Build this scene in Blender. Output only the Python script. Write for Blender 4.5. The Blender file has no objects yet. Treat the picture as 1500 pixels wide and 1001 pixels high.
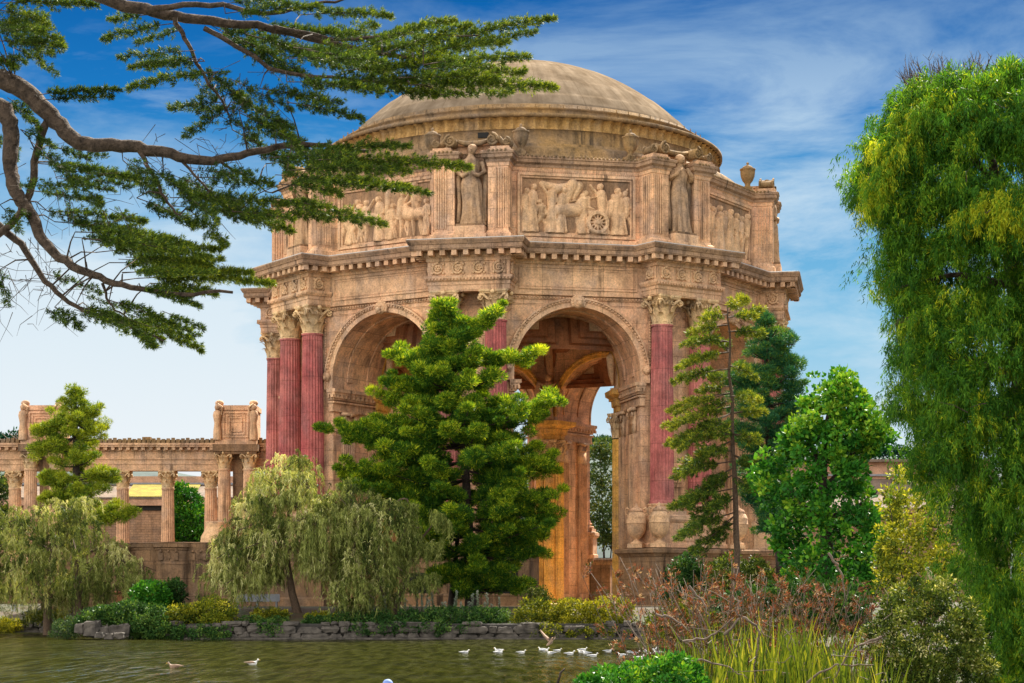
import bpy, math, random
import numpy as np
from math import sin, cos, pi, radians as R, sqrt, hypot, atan2

SC = bpy.context.scene
# ------------------------------------------------------------------ camera
F_PX, HOR, CZ = 2800.0, 870.0, 3.0          # focal length in photo pixels, horizon row, eye height
cd = bpy.data.cameras.new('camera'); cam = bpy.data.objects.new('camera', cd)
SC.collection.objects.link(cam); SC.camera = cam
cam.location = (0, 0, CZ); cam.rotation_euler = (R(90), 0, 0)
cd.sensor_width = 36; cd.lens = 36 * F_PX / 1500
cd.shift_y = (HOR - 500.5) / 1500
cd.clip_start = 0.2; cd.clip_end = 9000
# ------------------------------------------------------------------ light
SUN_AZ, SUN_EL = 24.0, 48.0                 # degrees right of the view axis, beyond the rotunda; height
EXPO = 1.6
SKY_STRENGTH = 0.12
HIGH_FILL = 5.4                            # brightness of the unseen sky, raised as facade fill, against display white
sv = (sin(R(SUN_AZ)) * cos(R(SUN_EL)), cos(R(SUN_AZ)) * cos(R(SUN_EL)), sin(R(SUN_EL)))
ld = bpy.data.lights.new('sun', 'SUN'); sun = bpy.data.objects.new('sun', ld)
SC.collection.objects.link(sun)
ld.energy = 5.0; ld.angle = R(1.5); ld.color = (1.0, 0.93, 0.80)
import mathutils
sun.rotation_euler = mathutils.Vector(sv).to_track_quat('Z', 'Y').to_euler()
sun.location = (80, 300, 200)
W = bpy.data.worlds.new('World'); SC.world = W; W.use_nodes = True
nt = W.node_tree; nt.nodes.clear()
def wn(t, **k):
    n = nt.nodes.new(t)
    for a, b in k.items(): setattr(n, a, b)
    return n
L = nt.links.new
out = wn('ShaderNodeOutputWorld'); bg = wn('ShaderNodeBackground'); bg.inputs['Strength'].default_value = SKY_STRENGTH
L(bg.outputs[0], out.inputs[0])
sky = wn('ShaderNodeTexSky', sky_type='NISHITA', sun_disc=False)
sky.sun_elevation = R(SUN_EL); sky.sun_rotation = math.atan2(sv[0], sv[1]); sky.air_density = 1.0; sky.dust_density = 0.6; sky.ozone_density = 2.0
tc = wn('ShaderNodeTexCoord'); sep = wn('ShaderNodeSeparateXYZ'); L(tc.outputs['Generated'], sep.inputs[0])
def wmath(op, a, b=None, clamp=False):
    n = wn('ShaderNodeMath', operation=op, use_clamp=clamp)
    for i, x in enumerate((a, b)):
        if x is None: continue
        if isinstance(x, (int, float)): n.inputs[i].default_value = x
        else: L(x, n.inputs[i])
    return n.outputs[0]
def wramp(fac, stops):
    n = wn('ShaderNodeValToRGB'); e = n.color_ramp.elements
    while len(e) < len(stops): e.new(0.5)
    for el, (p, c) in zip(e, stops): el.position = p; el.color = (*c, 1)
    L(fac, n.inputs[0]); return n.outputs[0]
def wmix(f, a, b):
    n = wn('ShaderNodeMix', data_type='RGBA')
    for s, x in ((n.inputs['Factor'], f), (n.inputs['A'], a), (n.inputs['B'], b)):
        if isinstance(x, (int, float)): s.default_value = x
        elif isinstance(x, tuple): s.default_value = (*x, 1)
        else: L(x, s)
    return n.outputs['Result']
# the clear deep-blue low sky with thin high cloud, whiter toward the horizon and the west
zc = wmath('MAXIMUM', sep.outputs['Z'], 0.0)
K = 1.0 / (2 ** EXPO) / SKY_STRENGTH
def kc(r, g, b):
    f = lambda c: ((c / 255 + .055) / 1.055) ** 2.4
    return (f(r), f(g), f(b))
low = wramp(wmath('MULTIPLY', zc, 2.5), [(0.0, kc(238, 242, 243)), (0.16, kc(214, 232, 242)), (0.33, kc(140, 200, 232)), (0.50, kc(78, 163, 218)), (0.62, kc(30, 122, 196)), (0.76, kc(12, 96, 172)), (1.0, kc(10, 78, 150))])
zden = wmath('ADD', zc, 0.10)
cmb = wn('ShaderNodeCombineXYZ'); L(wmath('MULTIPLY', sep.outputs['X'], 5.0), cmb.inputs[0]); L(wmath('MULTIPLY', sep.outputs['Y'], 5.0), cmb.inputs[1]); L(wmath('MULTIPLY', sep.outputs['Z'], 9.0), cmb.inputs[2])
mp = wn('ShaderNodeMapping'); mp.inputs['Rotation'].default_value = (0, R(-14), 0); mp.inputs['Scale'].default_value = (.75, .75, 1.5); mp.inputs['Location'].default_value = (3.4, 1.2, 0)
L(cmb.outputs[0], mp.inputs[0])
n1 = wn('ShaderNodeTexNoise'); n1.inputs['Scale'].default_value = 1.6; n1.inputs['Detail'].default_value = 9; n1.inputs['Roughness'].default_value = .62; n1.inputs['Distortion'].default_value = .35
L(mp.outputs[0], n1.inputs['Vector'])
n2 = wn('ShaderNodeTexNoise'); n2.inputs['Scale'].default_value = .9; n2.inputs['Detail'].default_value = 4
L(cmb.outputs[0], n2.inputs['Vector'])
c1 = wmath('MULTIPLY', wramp(n1.outputs['Fac'], [(0.43, (0, 0, 0)), (0.66, (1, 1, 1))]), wramp(n2.outputs['Fac'], [(0.36, (.40,) * 3), (0.62, (1, 1, 1))]))
west = wmath('MULTIPLY', wmath('SUBTRACT', 0.08, sep.outputs['X'], True), 1.6, True)      # a brighter veil to the left
veil = wmath('MULTIPLY', west, wramp(wmath('ADD', zc, wmath('MULTIPLY', wmath('SUBTRACT', n1.outputs['Fac'], .5), .22)), [(0.08, (1, 1, 1)), (0.22, (0, 0, 0))]))
cl = wmath('MAXIMUM', wmath('MULTIPLY', c1, wramp(zc, [(0.0, (1.0,) * 3), (0.20, (.95,) * 3), (.31, (.18,) * 3)])), wmath('MULTIPLY', veil, 4.6, True))
lowc = wmix(wmath('MULTIPLY', cl, 0.92), low, wramp(zc, [(.05, kc(243, 247, 250)), (.30, kc(196, 226, 243))]))
sc_ = wn('ShaderNodeVectorMath', operation='SCALE'); L(lowc, sc_.inputs[0]); sc_.inputs['Scale'].default_value = K
hi = wramp(zc, [(0.32, (0, 0, 0)), (0.44, (1, 1, 1))])
fillhi = wn('ShaderNodeVectorMath', operation='SCALE'); fillhi.inputs[0].default_value = (1.0, .93, .82); fillhi.inputs['Scale'].default_value = HIGH_FILL * K
vz = wn('ShaderNodeVectorMath', operation='MULTIPLY'); L(fillhi.outputs[0], vz.inputs[0]); L(wramp(zc, [(.45, (1, 1, 1)), (.95, (.30,) * 3)]), vz.inputs[1])
back = wmath('MULTIPLY', wramp(wmath('MULTIPLY', sep.outputs['Y'], -1.0), [(0.0, (0, 0, 0)), (.45, (1, 1, 1))]), wramp(zc, [(.06, (.25,) * 3), (.26, (1, 1, 1))]))      # unseen bright band added behind the camera to fill the facade
vw = wn('ShaderNodeVectorMath', operation='MULTIPLY'); L(vz.outputs[0], vw.inputs[0]); L(wramp(wmath('MULTIPLY', wmath('SUBTRACT', .9, sep.outputs['X']), .55), [(.15, (.22,) * 3), (.5, (.75,) * 3), (.95, (1.0,) * 3)]), vw.inputs[1])     # added fill weighted to the left to model the facade
L(wmix(wmath('MAXIMUM', hi, back), sc_.outputs[0], wmix(.72, sky.outputs[0], vw.outputs[0])), bg.inputs['Color'])   # thin high cloud overhead, brightened as fill for the facade
SC.view_settings.view_transform = 'Standard'; SC.view_settings.look = 'None'
SC.view_settings.exposure = EXPO; SC.view_settings.gamma = 1
SC.view_settings.use_curve_mapping = False
SC.render.engine = 'CYCLES'
SC.cycles.max_bounces = 7; SC.cycles.diffuse_bounces = 4; SC.cycles.transparent_max_bounces = 8
SC.cycles.use_denoising = True
SC.cycles.sample_clamp_indirect = 6
COL = SC.collection

# ------------------------------------------------------------------ helpers
def P(px, py, Y):
    """the point seen at photo pixel (px, py) at distance Y along the view axis"""
    return np.array([(px - 750) / F_PX * Y, Y, CZ + (HOR - py) / F_PX * Y])

def tag(o, label=None, cat=None, group=None, kind=None):
    if label: o['label'] = label
    if cat: o['category'] = cat
    if group: o['group'] = group
    if kind: o['kind'] = kind
    return o
def empty(name, loc=(0, 0, 0), rz=0, parent=None):
    o = bpy.data.objects.new(name, None); COL.objects.link(o); o.location = loc; o.rotation_euler = (0, 0, rz)
    o.empty_display_size = .3
    if parent: o.parent = parent
    return o
def link(name, me, parent=None, loc=(0, 0, 0), rz=0, scale=None):
    o = bpy.data.objects.new(name, me); COL.objects.link(o); o.location = loc; o.rotation_euler = (0, 0, rz)
    if scale: o.scale = scale
    if parent: o.parent = parent
    return o
def copy_tree(o, parent=None):
    c = o.copy(); COL.objects.link(c)
    if parent: c.parent = parent
    for ch in list(o.children): copy_tree(ch, c)
    return c

class MB:
    """collects shapes of ONE part and links them as one mesh object"""
    def __init__(s): s.V = []; s.F = []; s.M = []; s.n = 0; s.mi = 0; s.S = []
    def add(s, V, F, smooth=False):
        V = np.asarray(V, float); s.V.append(V)
        for f in F: s.F.append(tuple(int(i) + s.n for i in f))
        s.M += [s.mi] * len(F); s.S += [smooth] * len(F); s.n += len(V); return s
    def box(s, x0, x1, y0, y1, z0, z1):
        V = [(x, y, z) for z in (z0, z1) for y in (y0, y1) for x in (x0, x1)]
        return s.add(V, [(0, 2, 3, 1), (4, 5, 7, 6), (0, 1, 5, 4), (2, 6, 7, 3), (0, 4, 6, 2), (1, 3, 7, 5)])
    def obox(s, c, ax, ay, hx, hy, z0, z1):
        """box with horizontal axes ax, ay (unit 2d), half sizes hx, hy, centre c"""
        V = []
        for z in (z0, z1):
            for b in (-1, 1):
                for a in (-1, 1):
                    V.append((c[0] + ax[0] * hx * a + ay[0] * hy * b, c[1] + ax[1] * hx * a + ay[1] * hy * b, z))
        return s.add(V, [(0, 2, 3, 1), (4, 5, 7, 6), (0, 1, 5, 4), (2, 6, 7, 3), (0, 4, 6, 2), (1, 3, 7, 5)])
    def lathe(s, prof, n=24, c=(0, 0, 0), smooth=True, rfun=None, caps=True, a0=0.0):
        V = []; F = []
        for k, (r, z) in enumerate(prof):
            for i in range(n):
                a = a0 + 2 * pi * i / n; rr = r if rfun is None else rfun(r, a, z)
                V.append((c[0] + rr * cos(a), c[1] + rr * sin(a), c[2] + z))
        for k in range(len(prof) - 1):
            for i in range(n):
                j = (i + 1) % n; F.append((k * n + i, k * n + j, (k + 1) * n + j, (k + 1) * n + i))
        s.add(V, F, smooth)
        if caps:
            s.F.append(tuple(range(s.n - n, s.n))); s.M.append(s.mi); s.S.append(False)
        return s
    def tube(s, pts, rad, n=6, smooth=True, cap=True):
        pts = np.asarray(pts, float); k = len(pts)
        if np.isscalar(rad): rad = [rad] * k
        d = np.gradient(pts, axis=0); d /= np.linalg.norm(d, axis=1)[:, None] + 1e-9
        up = np.array([0.13, .21, 1.0]); V = []; F = []
        for i in range(k):
            u = np.cross(d[i], up); m = np.linalg.norm(u)
            if m < .2: u = np.cross(d[i], np.array([1., .2, 0])); m = np.linalg.norm(u)
            u /= m; w = np.cross(d[i], u)
            for j in range(n):
                a = 2 * pi * j / n; V.append(pts[i] + (u * cos(a) + w * sin(a)) * rad[i])
        for i in range(k - 1):
            for j in range(n):
                q = (j + 1) % n; F.append((i * n + j, i * n + q, (i + 1) * n + q, (i + 1) * n + j))
        if cap: F.append(tuple(range((k - 1) * n, k * n)))
        return s.add(V, F, smooth)
    def sweep(s, poly, prof, closed=True, smooth=False):
        """profile of (outward offset, z) swept along a plan polygon (counter-clockwise = outward to its right) with mitres"""
        poly = np.asarray(poly, float); n = len(poly); V = []; F = []
        nx = np.roll(poly, -1, 0) - poly; nx /= np.linalg.norm(nx, axis=1)[:, None]
        nr = np.stack([nx[:, 1], -nx[:, 0]], 1); mit = np.zeros((n, 2))
        for i in range(n):
            a, b = nr[i - 1], nr[i]
            if not closed and i == 0: mit[i] = b; continue
            if not closed and i == n - 1: mit[i] = a; continue
            m = a + b; mit[i] = m / max(.25, np.dot(m, b))
        k = len(prof)
        for off, z in prof:
            q = poly + mit * off
            for x, y in q: V.append((x, y, z))
        for a in range(k - 1):
            for i in range(n if closed else n - 1):
                j = (i + 1) % n; F.append((a * n + i, a * n + j, (a + 1) * n + j, (a + 1) * n + i))
        return s.add(V, F, smooth)
    def ball(s, c, r, n=10, m=7, sq=(1, 1, 1), smooth=True):
        pr = [(max(1e-3, sin(pi * i / m)), -cos(pi * i / m)) for i in range(m + 1)]
        V = []; F = []
        for rr, z in pr:
            for i in range(n):
                a = 2 * pi * i / n; V.append((c[0] + r * sq[0] * rr * cos(a), c[1] + r * sq[1] * rr * sin(a), c[2] + r * sq[2] * z))
        for k in range(m):
            for i in range(n):
                j = (i + 1) % n; F.append((k * n + i, k * n + j, (k + 1) * n + j, (k + 1) * n + i))
        return s.add(V, F, smooth)
    def xform(s, fn):
        s.V = [fn(v) for v in s.V]; return s
    def mesh(s, name, mats):
        me = bpy.data.meshes.new(name)
        V = np.concatenate(s.V) if s.V else np.zeros((0, 3))
        me.from_pydata(V.tolist(), [], s.F)
        for m in (mats if isinstance(mats, (list, tuple)) else [mats]): me.materials.append(m)
        me.polygons.foreach_set('material_index', s.M); me.polygons.foreach_set('use_smooth', s.S)
        me.update(); return me
    def build(s, name, mats, parent=None, loc=(0, 0, 0), rz=0):
        return link(name, s.mesh(name, mats), parent, loc, rz)

def fast_mesh(name, V, nper, tint, mat):
    """many small leaf faces of nper corners each; tint = one number per face"""
    V = np.asarray(V, np.float32).reshape(-1, 3); nv = len(V); nf = nv // nper
    me = bpy.data.meshes.new(name); me.vertices.add(nv); me.vertices.foreach_set('co', V.ravel())
    me.loops.add(nv); me.loops.foreach_set('vertex_index', np.arange(nv, dtype=np.int32))
    me.polygons.add(nf); me.polygons.foreach_set('loop_start', np.arange(0, nv, nper, dtype=np.int32))
    at = me.attributes.new('tint', 'FLOAT', 'FACE'); at.data.foreach_set('value', np.asarray(tint, np.float32))
    me.materials.append(mat); me.update(calc_edges=True); return me
# ------------------------------------------------------------------ materials
def newmat(name):
    m = bpy.data.materials.new(name); m.use_nodes = True; t = m.node_tree
    return m, t, t.nodes['Principled BSDF'], t.links.new
def node(t, typ, ins=None, **k):
    n = t.nodes.new(typ)
    for a, b in k.items(): setattr(n, a, b)
    if ins:
        for a, b in ins.items():
            if hasattr(b, 'default_value') or isinstance(b, bpy.types.NodeSocket): t.links.new(b, n.inputs[a])
            else: n.inputs[a].default_value = b
    return n
def nmath(t, op, a, b=0.0, clamp=False):
    return node(t, 'ShaderNodeMath', {0: a, 1: b}, operation=op, use_clamp=clamp).outputs[0]
def ramp(t, fac, stops):
    n = t.nodes.new('ShaderNodeValToRGB'); e = n.color_ramp.elements
    while len(e) < len(stops): e.new(.5)
    for el, (p, c) in zip(e, stops): el.position = p; el.color = (*c, 1) if len(c) == 3 else c
    t.links.new(fac, n.inputs[0]); return n.outputs[0]
def mix(t, f, a, b, mode='MIX'):
    n = t.nodes.new('ShaderNodeMix'); n.data_type = 'RGBA'; n.blend_type = mode
    for s, x in ((n.inputs['Factor'], f), (n.inputs['A'], a), (n.inputs['B'], b)):
        if isinstance(x, (int, float)): s.default_value = x
        elif isinstance(x, tuple): s.default_value = (*x, 1)
        else: t.links.new(x, s)
    return n.outputs['Result']
def noise(t, vec, scale, detail=5, rough=.6, dist=0):
    return node(t, 'ShaderNodeTexNoise', {'Vector': vec, 'Scale': scale, 'Detail': detail, 'Roughness': rough, 'Distortion': dist}).outputs['Fac']
def mapped(t, vec, scale):
    return node(t, 'ShaderNodeMapping', {'Vector': vec, 'Scale': scale}).outputs[0]
g3 = lambda v: (v, v, v)

def stone(name, base, warm, dirt, joints=(2.1, 1.28), dirtk=.6, bump=.3, streak=.7):
    m, t, b, l = newmat(name)
    geo = t.nodes.new('ShaderNodeNewGeometry'); pos = geo.outputs['Position']
    sp = node(t, 'ShaderNodeSeparateXYZ', {0: pos}); sn = node(t, 'ShaderNodeSeparateXYZ', {0: geo.outputs['True Normal']})
    big = noise(t, pos, .16, 4); mid = noise(t, pos, .9, 6, .65); fine = noise(t, pos, 7, 6, .7)
    col = mix(t, ramp(t, big, [(.35, g3(0)), (.65, g3(1))]), base, warm)
    grey = noise(t, mapped(t, pos, (.45, .45, .3)), 1.0, 6, .7)
    col = mix(t, nmath(t, 'MULTIPLY', ramp(t, grey, [(.47, g3(0)), (.64, g3(1))]), .48), col, tuple(.45 * sum(base) / 3 + .22 * c for c in base))
    u = nmath(t, 'SUBTRACT', nmath(t, 'MULTIPLY', sp.outputs[0], sn.outputs[1]), nmath(t, 'MULTIPLY', sp.outputs[1], sn.outputs[0]))
    uv = node(t, 'ShaderNodeCombineXYZ', {0: u, 1: sp.outputs[2]}).outputs[0]
    hgt = fine
    if joints:
        br = node(t, 'ShaderNodeTexBrick', {'Vector': uv, 'Color1': (.80, .80, .82, 1), 'Color2': (1.12, 1.06, 1.0, 1), 'Mortar': (.36, .33, .30, 1), 'Scale': 1.0, 'Mortar Size': .022, 'Mortar Smooth': .25, 'Bias': .1, 'Brick Width': joints[0], 'Row Height': joints[1]})
        col = mix(t, .8, col, br.outputs['Color'], 'MULTIPLY')
    col = mix(t, .75, col, ramp(t, mid, [(.28, g3(.42)), (.5, g3(.95)), (.72, g3(1.35))]), 'MULTIPLY')
    col = mix(t, .8, col, ramp(t, fine, [(.3, g3(.5)), (.5, g3(1.0)), (.7, g3(1.35))]), 'MULTIPLY')
    # rain streaks and soot
    st = noise(t, mapped(t, pos, (1.6, 1.6, .10)), 1.0, 6, .7)
    pat = noise(t, mapped(t, pos, (.3, .3, .35)), 1.0, 4)
    sf = nmath(t, 'MULTIPLY', ramp(t, st, [(.50, g3(0)), (.64, g3(1))]), ramp(t, pat, [(.38, g3(0)), (.58, g3(1))]))
    col = mix(t, nmath(t, 'MULTIPLY', sf, streak), col, dirt)
    pit = node(t, 'ShaderNodeTexVoronoi', {'Vector': pos, 'Scale': 5.0}).outputs['Distance']
    col = mix(t, nmath(t, 'MULTIPLY', ramp(t, pit, [(.03, g3(1)), (.10, g3(0))]), dirtk * .6), col, dirt)
    l(col, b.inputs['Base Color']); b.inputs['Roughness'].default_value = .82
    b.inputs['Specular IOR Level'].default_value = .1
    bp = node(t, 'ShaderNodeBump', {'Height': nmath(t, 'ADD', nmath(t, 'MULTIPLY', fine, .4), mid), 'Strength': bump, 'Distance': .25})
    l(bp.outputs[0], b.inputs['Normal'])
    return m
STONE = stone('stone_tan', (.65, .37, .225), (.72, .45, .25), (.085, .055, .038))
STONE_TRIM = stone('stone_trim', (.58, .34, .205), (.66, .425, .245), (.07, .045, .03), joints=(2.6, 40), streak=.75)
STONE_CARVED = stone('stone_carved', (.60, .36, .205), (.66, .42, .23), (.10, .06, .04), joints=None, streak=.55)
STONE_GLOW = stone('stone_bounce_glow', (.74, .41, .095), (.76, .45, .11), (.09, .055, .03), joints=(2.4, 2.2), streak=.4)  # warm bounce light on the inner piers, put into the stone colour
STONE_DARK = stone('stone_weathered', (.22, .135, .08), (.28, .17, .09), (.025, .018, .013), joints=(2.3, 1.4), streak=.95)
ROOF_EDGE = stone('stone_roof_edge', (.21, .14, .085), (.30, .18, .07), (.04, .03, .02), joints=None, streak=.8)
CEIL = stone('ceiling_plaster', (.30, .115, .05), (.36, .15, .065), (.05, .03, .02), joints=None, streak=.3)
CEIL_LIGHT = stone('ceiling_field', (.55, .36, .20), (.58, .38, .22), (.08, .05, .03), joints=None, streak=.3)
RED = stone('column_red', (.36, .085, .085), (.50, .19, .16), (.14, .05, .045), joints=(50, 3.1), streak=.75, bump=.12)
BROWNWALL = stone('wall_brown', (.30, .18, .11), (.34, .21, .13), (.06, .04, .03), joints=(.9, .3), streak=.5)
PINKWALL = stone('wall_pinkish', (.44, .25, .16), (.48, .29, .19), (.2, .12, .08), joints=None, streak=.3)
ROOFGREY = stone('roof_grey', (.17, .13, .10), (.20, .145, .105), (.1, .07, .05), joints=None, streak=.4)

def simple(name, col, rough=.6, nsc=3.0, var=.35, metallic=0, bump=0, spec=.3):
    m, t, b, l = newmat(name)
    pos = t.nodes.new('ShaderNodeNewGeometry').outputs['Position']
    n = noise(t, pos, nsc, 5)
    c = mix(t, 1.0, tuple(col), ramp(t, n, [(.25, g3(1 - var)), (.75, g3(1 + var))]), 'MULTIPLY')
    l(c, b.inputs['Base Color']); b.inputs['Roughness'].default_value = rough; b.inputs['Metallic'].default_value = metallic
    b.inputs['Specular IOR Level'].default_value = spec
    if bump:
        bp = node(t, 'ShaderNodeBump', {'Height': n, 'Strength': bump, 'Distance': .1}); l(bp.outputs[0], b.inputs['Normal'])
    return m

def dome_mat():
    m, t, b, l = newmat('dome_skin')
    tcn = t.nodes.new('ShaderNodeTexCoord'); o = tcn.outputs['Object']
    s = node(t, 'ShaderNodeSeparateXYZ', {0: o})
    ang = nmath(t, 'ARCTAN2', s.outputs[1], s.outputs[0])
    st = noise(t, node(t, 'ShaderNodeCombineXYZ', {0: nmath(t, 'MULTIPLY', ang, 14), 1: 0.0, 2: nmath(t, 'MULTIPLY', s.outputs[2], .22)}).outputs[0], 1.0, 6, .7)
    n = noise(t, o, .5, 6, .65)
    c = ramp(t, n, [(.25, (.11, .078, .050)), (.5, (.19, .143, .098)), (.75, (.27, .21, .15))])
    c = mix(t, .8, c, ramp(t, st, [(.3, g3(.62)), (.5, g3(.95)), (.7, g3(1.3))]), 'MULTIPLY')
    sag = nmath(t, 'FRACT', nmath(t, 'MULTIPLY', ang, 24 / (2 * pi)))
    seam = nmath(t, 'MAXIMUM', nmath(t, 'LESS_THAN', sag, .012), 0.0)
    c = mix(t, nmath(t, 'MULTIPLY', seam, .7), c, (.10, .07, .045))
    l(c, b.inputs['Base Color']); b.inputs['Roughness'].default_value = .8; b.inputs['Specular IOR Level'].default_value = .0
    bp = node(t, 'ShaderNodeBump', {'Height': st, 'Strength': .15, 'Distance': .2}); l(bp.outputs[0], b.inputs['Normal'])
    return m
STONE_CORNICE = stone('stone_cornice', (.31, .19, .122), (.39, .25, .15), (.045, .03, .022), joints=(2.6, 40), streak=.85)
STONE_CAP = stone('stone_capital', (.66, .44, .235), (.70, .48, .25), (.12, .075, .05), joints=None, streak=.5)
STONE_RELIEF_SHADE = stone('stone_relief_shade', (.30, .175, .10), (.36, .22, .12), (.05, .035, .025), joints=(2.3, 2.2), streak=.7)  # darker ground behind the relief figures: crevice shade put into the colour
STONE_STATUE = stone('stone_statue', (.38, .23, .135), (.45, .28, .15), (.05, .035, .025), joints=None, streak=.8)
STONE_DRUM = stone('stone_drum', (.36, .215, .085), (.44, .26, .085), (.05, .035, .02), joints=None, streak=.7)
DOME = dome_mat()
WHITE_EDGE = simple('white_glint_and_box', (.50, .48, .45), .5, 2, .15)
DARK = simple('dark_opening', (.012, .011, .010), .8, 2, .2)
GRILLE = simple('dark_metal', (.03, .03, .03), .5, 6, .4, .4)
BARK = simple('bark', (.085, .055, .035), .9, 9, .6, 0, .8)
BARK_RED = simple('bark_warm', (.062, .043, .030), .9, 11, .8, 0, .9)
BARK_DARK = simple('bark_dark', (.035, .024, .018), .9, 9, .6, 0, .8)
TWIG_GREY = simple('twig_grey', (.12, .088, .065), .9, 9, .4)
TERRACOTTA = simple('terracotta', (.50, .20, .09), .8, 4, .3)
LICHEN = simple('roof_yellow', (.22, .175, .012), .9, .8, .45)
ROCK = simple('rock', (.070, .060, .050), .9, 1.7, .85, 0, .9)
MORTAR = simple('wall_mortar', (.04, .036, .032), .95, 3, .4)
WHITE = simple('white_feathers', (.55, .54, .52), .6, 8, .12)
GREYF = simple('grey_feathers', (.30, .31, .33), .6, 8, .25)
DUCK = simple('brown_feathers', (.20, .13, .085), .6, 12, .5)
BEAK = simple('beak_yellow', (.55, .33, .05), .5, 8, .2)
BLUE = simple('blue_cap', (.16, .24, .52), .7, 20, .25)
GREYMETAL = simple('grey_painted', (.22, .23, .25), .6, 4, .2)

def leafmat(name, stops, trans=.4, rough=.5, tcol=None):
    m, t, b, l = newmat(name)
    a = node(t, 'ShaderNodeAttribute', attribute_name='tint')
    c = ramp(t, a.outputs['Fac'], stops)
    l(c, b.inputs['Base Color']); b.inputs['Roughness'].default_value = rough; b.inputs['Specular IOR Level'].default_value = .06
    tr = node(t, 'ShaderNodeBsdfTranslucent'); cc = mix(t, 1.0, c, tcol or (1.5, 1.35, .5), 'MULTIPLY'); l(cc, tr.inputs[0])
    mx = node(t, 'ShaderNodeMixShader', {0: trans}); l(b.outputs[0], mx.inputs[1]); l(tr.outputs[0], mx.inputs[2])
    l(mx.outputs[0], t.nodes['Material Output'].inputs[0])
    return m
LF_CYPRESS = leafmat('leaf_cypress', [(0, (0.013, 0.029, 0.008)), (.5, (0.046, 0.088, 0.016)), (.85, (0.130, 0.195, 0.021)), (1, (0.286, 0.325, 0.026))], 0.24)
LF_CENTRE = leafmat('leaf_bright_conifer', [(0, (0.016, 0.058, 0.016)), (.45, (0.050, 0.140, 0.014)), (.75, (0.22, 0.33, 0.018)), (1, (0.546, 0.572, 0.033))], 0.32)
LF_LEFT = leafmat('leaf_left_conifer', [(0, (0.018, 0.065, 0.018)), (.5, (0.091, 0.169, 0.018)), (1, (0.338, 0.377, 0.026))], 0.22)
LF_DARKCON = leafmat('leaf_blue_conifer', [(0, (0.008, 0.046, 0.026)), (.5, (0.023, 0.104, 0.049)), (.85, (0.058, 0.169, 0.039)), (1, (0.169, 0.260, 0.026))], 0.15)
LF_DEODAR = leafmat('leaf_olive_conifer', [(0, (.014, .036, .010)), (.45, (.045, .098, .018)), (.8, (.16, .215, .022)), (1, (.38, .38, .035))], .22)
LF_IVY = leafmat('leaf_broad', [(0, (0.013, 0.072, 0.010)), (.5, (0.039, 0.163, 0.016)), (.85, (0.111, 0.270, 0.018)), (1, (0.21, 0.34, 0.026))], 0.19, .35)
LF_WILLOW = leafmat('leaf_willow', [(0, (.022, .042, .010)), (.4, (.10, .13, .028)), (.75, (.30, .33, .09)), (1, (.56, .54, .26))], .25)
LF_WEEP = leafmat('leaf_weeping', [(0, (.010, .045, .008)), (.4, (.040, .13, .014)), (.75, (.135, .265, .018)), (1, (.44, .46, .025))], .36)
LF_YELLOW = leafmat('leaf_yellow', [(0, (.03, .055, .008)), (.4, (.13, .17, .016)), (.75, (.36, .36, .025)), (1, (.56, .50, .06))], .25)
LF_HEDGE = leafmat('leaf_hedge', [(0, (0.021, 0.046, 0.008)), (.5, (0.124, 0.143, 0.013)), (1, (0.429, 0.390, 0.026))], 0.22)
LF_SHADE = leafmat('leaf_dark_bush', [(0, (0.010, 0.034, 0.010)), (.6, (0.039, 0.098, 0.021)), (1, (0.143, 0.221, 0.039))], 0.15)
LF_SAGE = leafmat('leaf_small_pale', [(0, (.020, .038, .008)), (.45, (.075, .115, .018)), (.82, (.22, .25, .04)), (1, (.55, .52, .24))], .22)
LF_FLAX = leafmat('leaf_flax', [(0, (.020, .040, .008)), (.35, (.062, .098, .012)), (.7, (.14, .165, .015)), (1, (.34, .32, .04))], .3)
LF_RED = leafmat('leaf_dry_red', [(0, (.045, .055, .014)), (.3, (.13, .055, .025)), (.6, (.25, .075, .035)), (.85, (.33, .16, .07)), (1, (.45, .33, .17))], 0.19, .6, (1.2, .8, .5))
LF_LUPINE = leafmat('leaf_lupine', [(0, (0.026, 0.065, 0.033)), (.6, (0.091, 0.143, 0.078)), (1, (0.312, 0.338, 0.286))], 0.15)
LF_FAR = leafmat('leaf_far', [(0, (0.019, 0.046, 0.019)), (.6, (0.065, 0.117, 0.033)), (1, (0.221, 0.247, 0.039))], 0.19)

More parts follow.
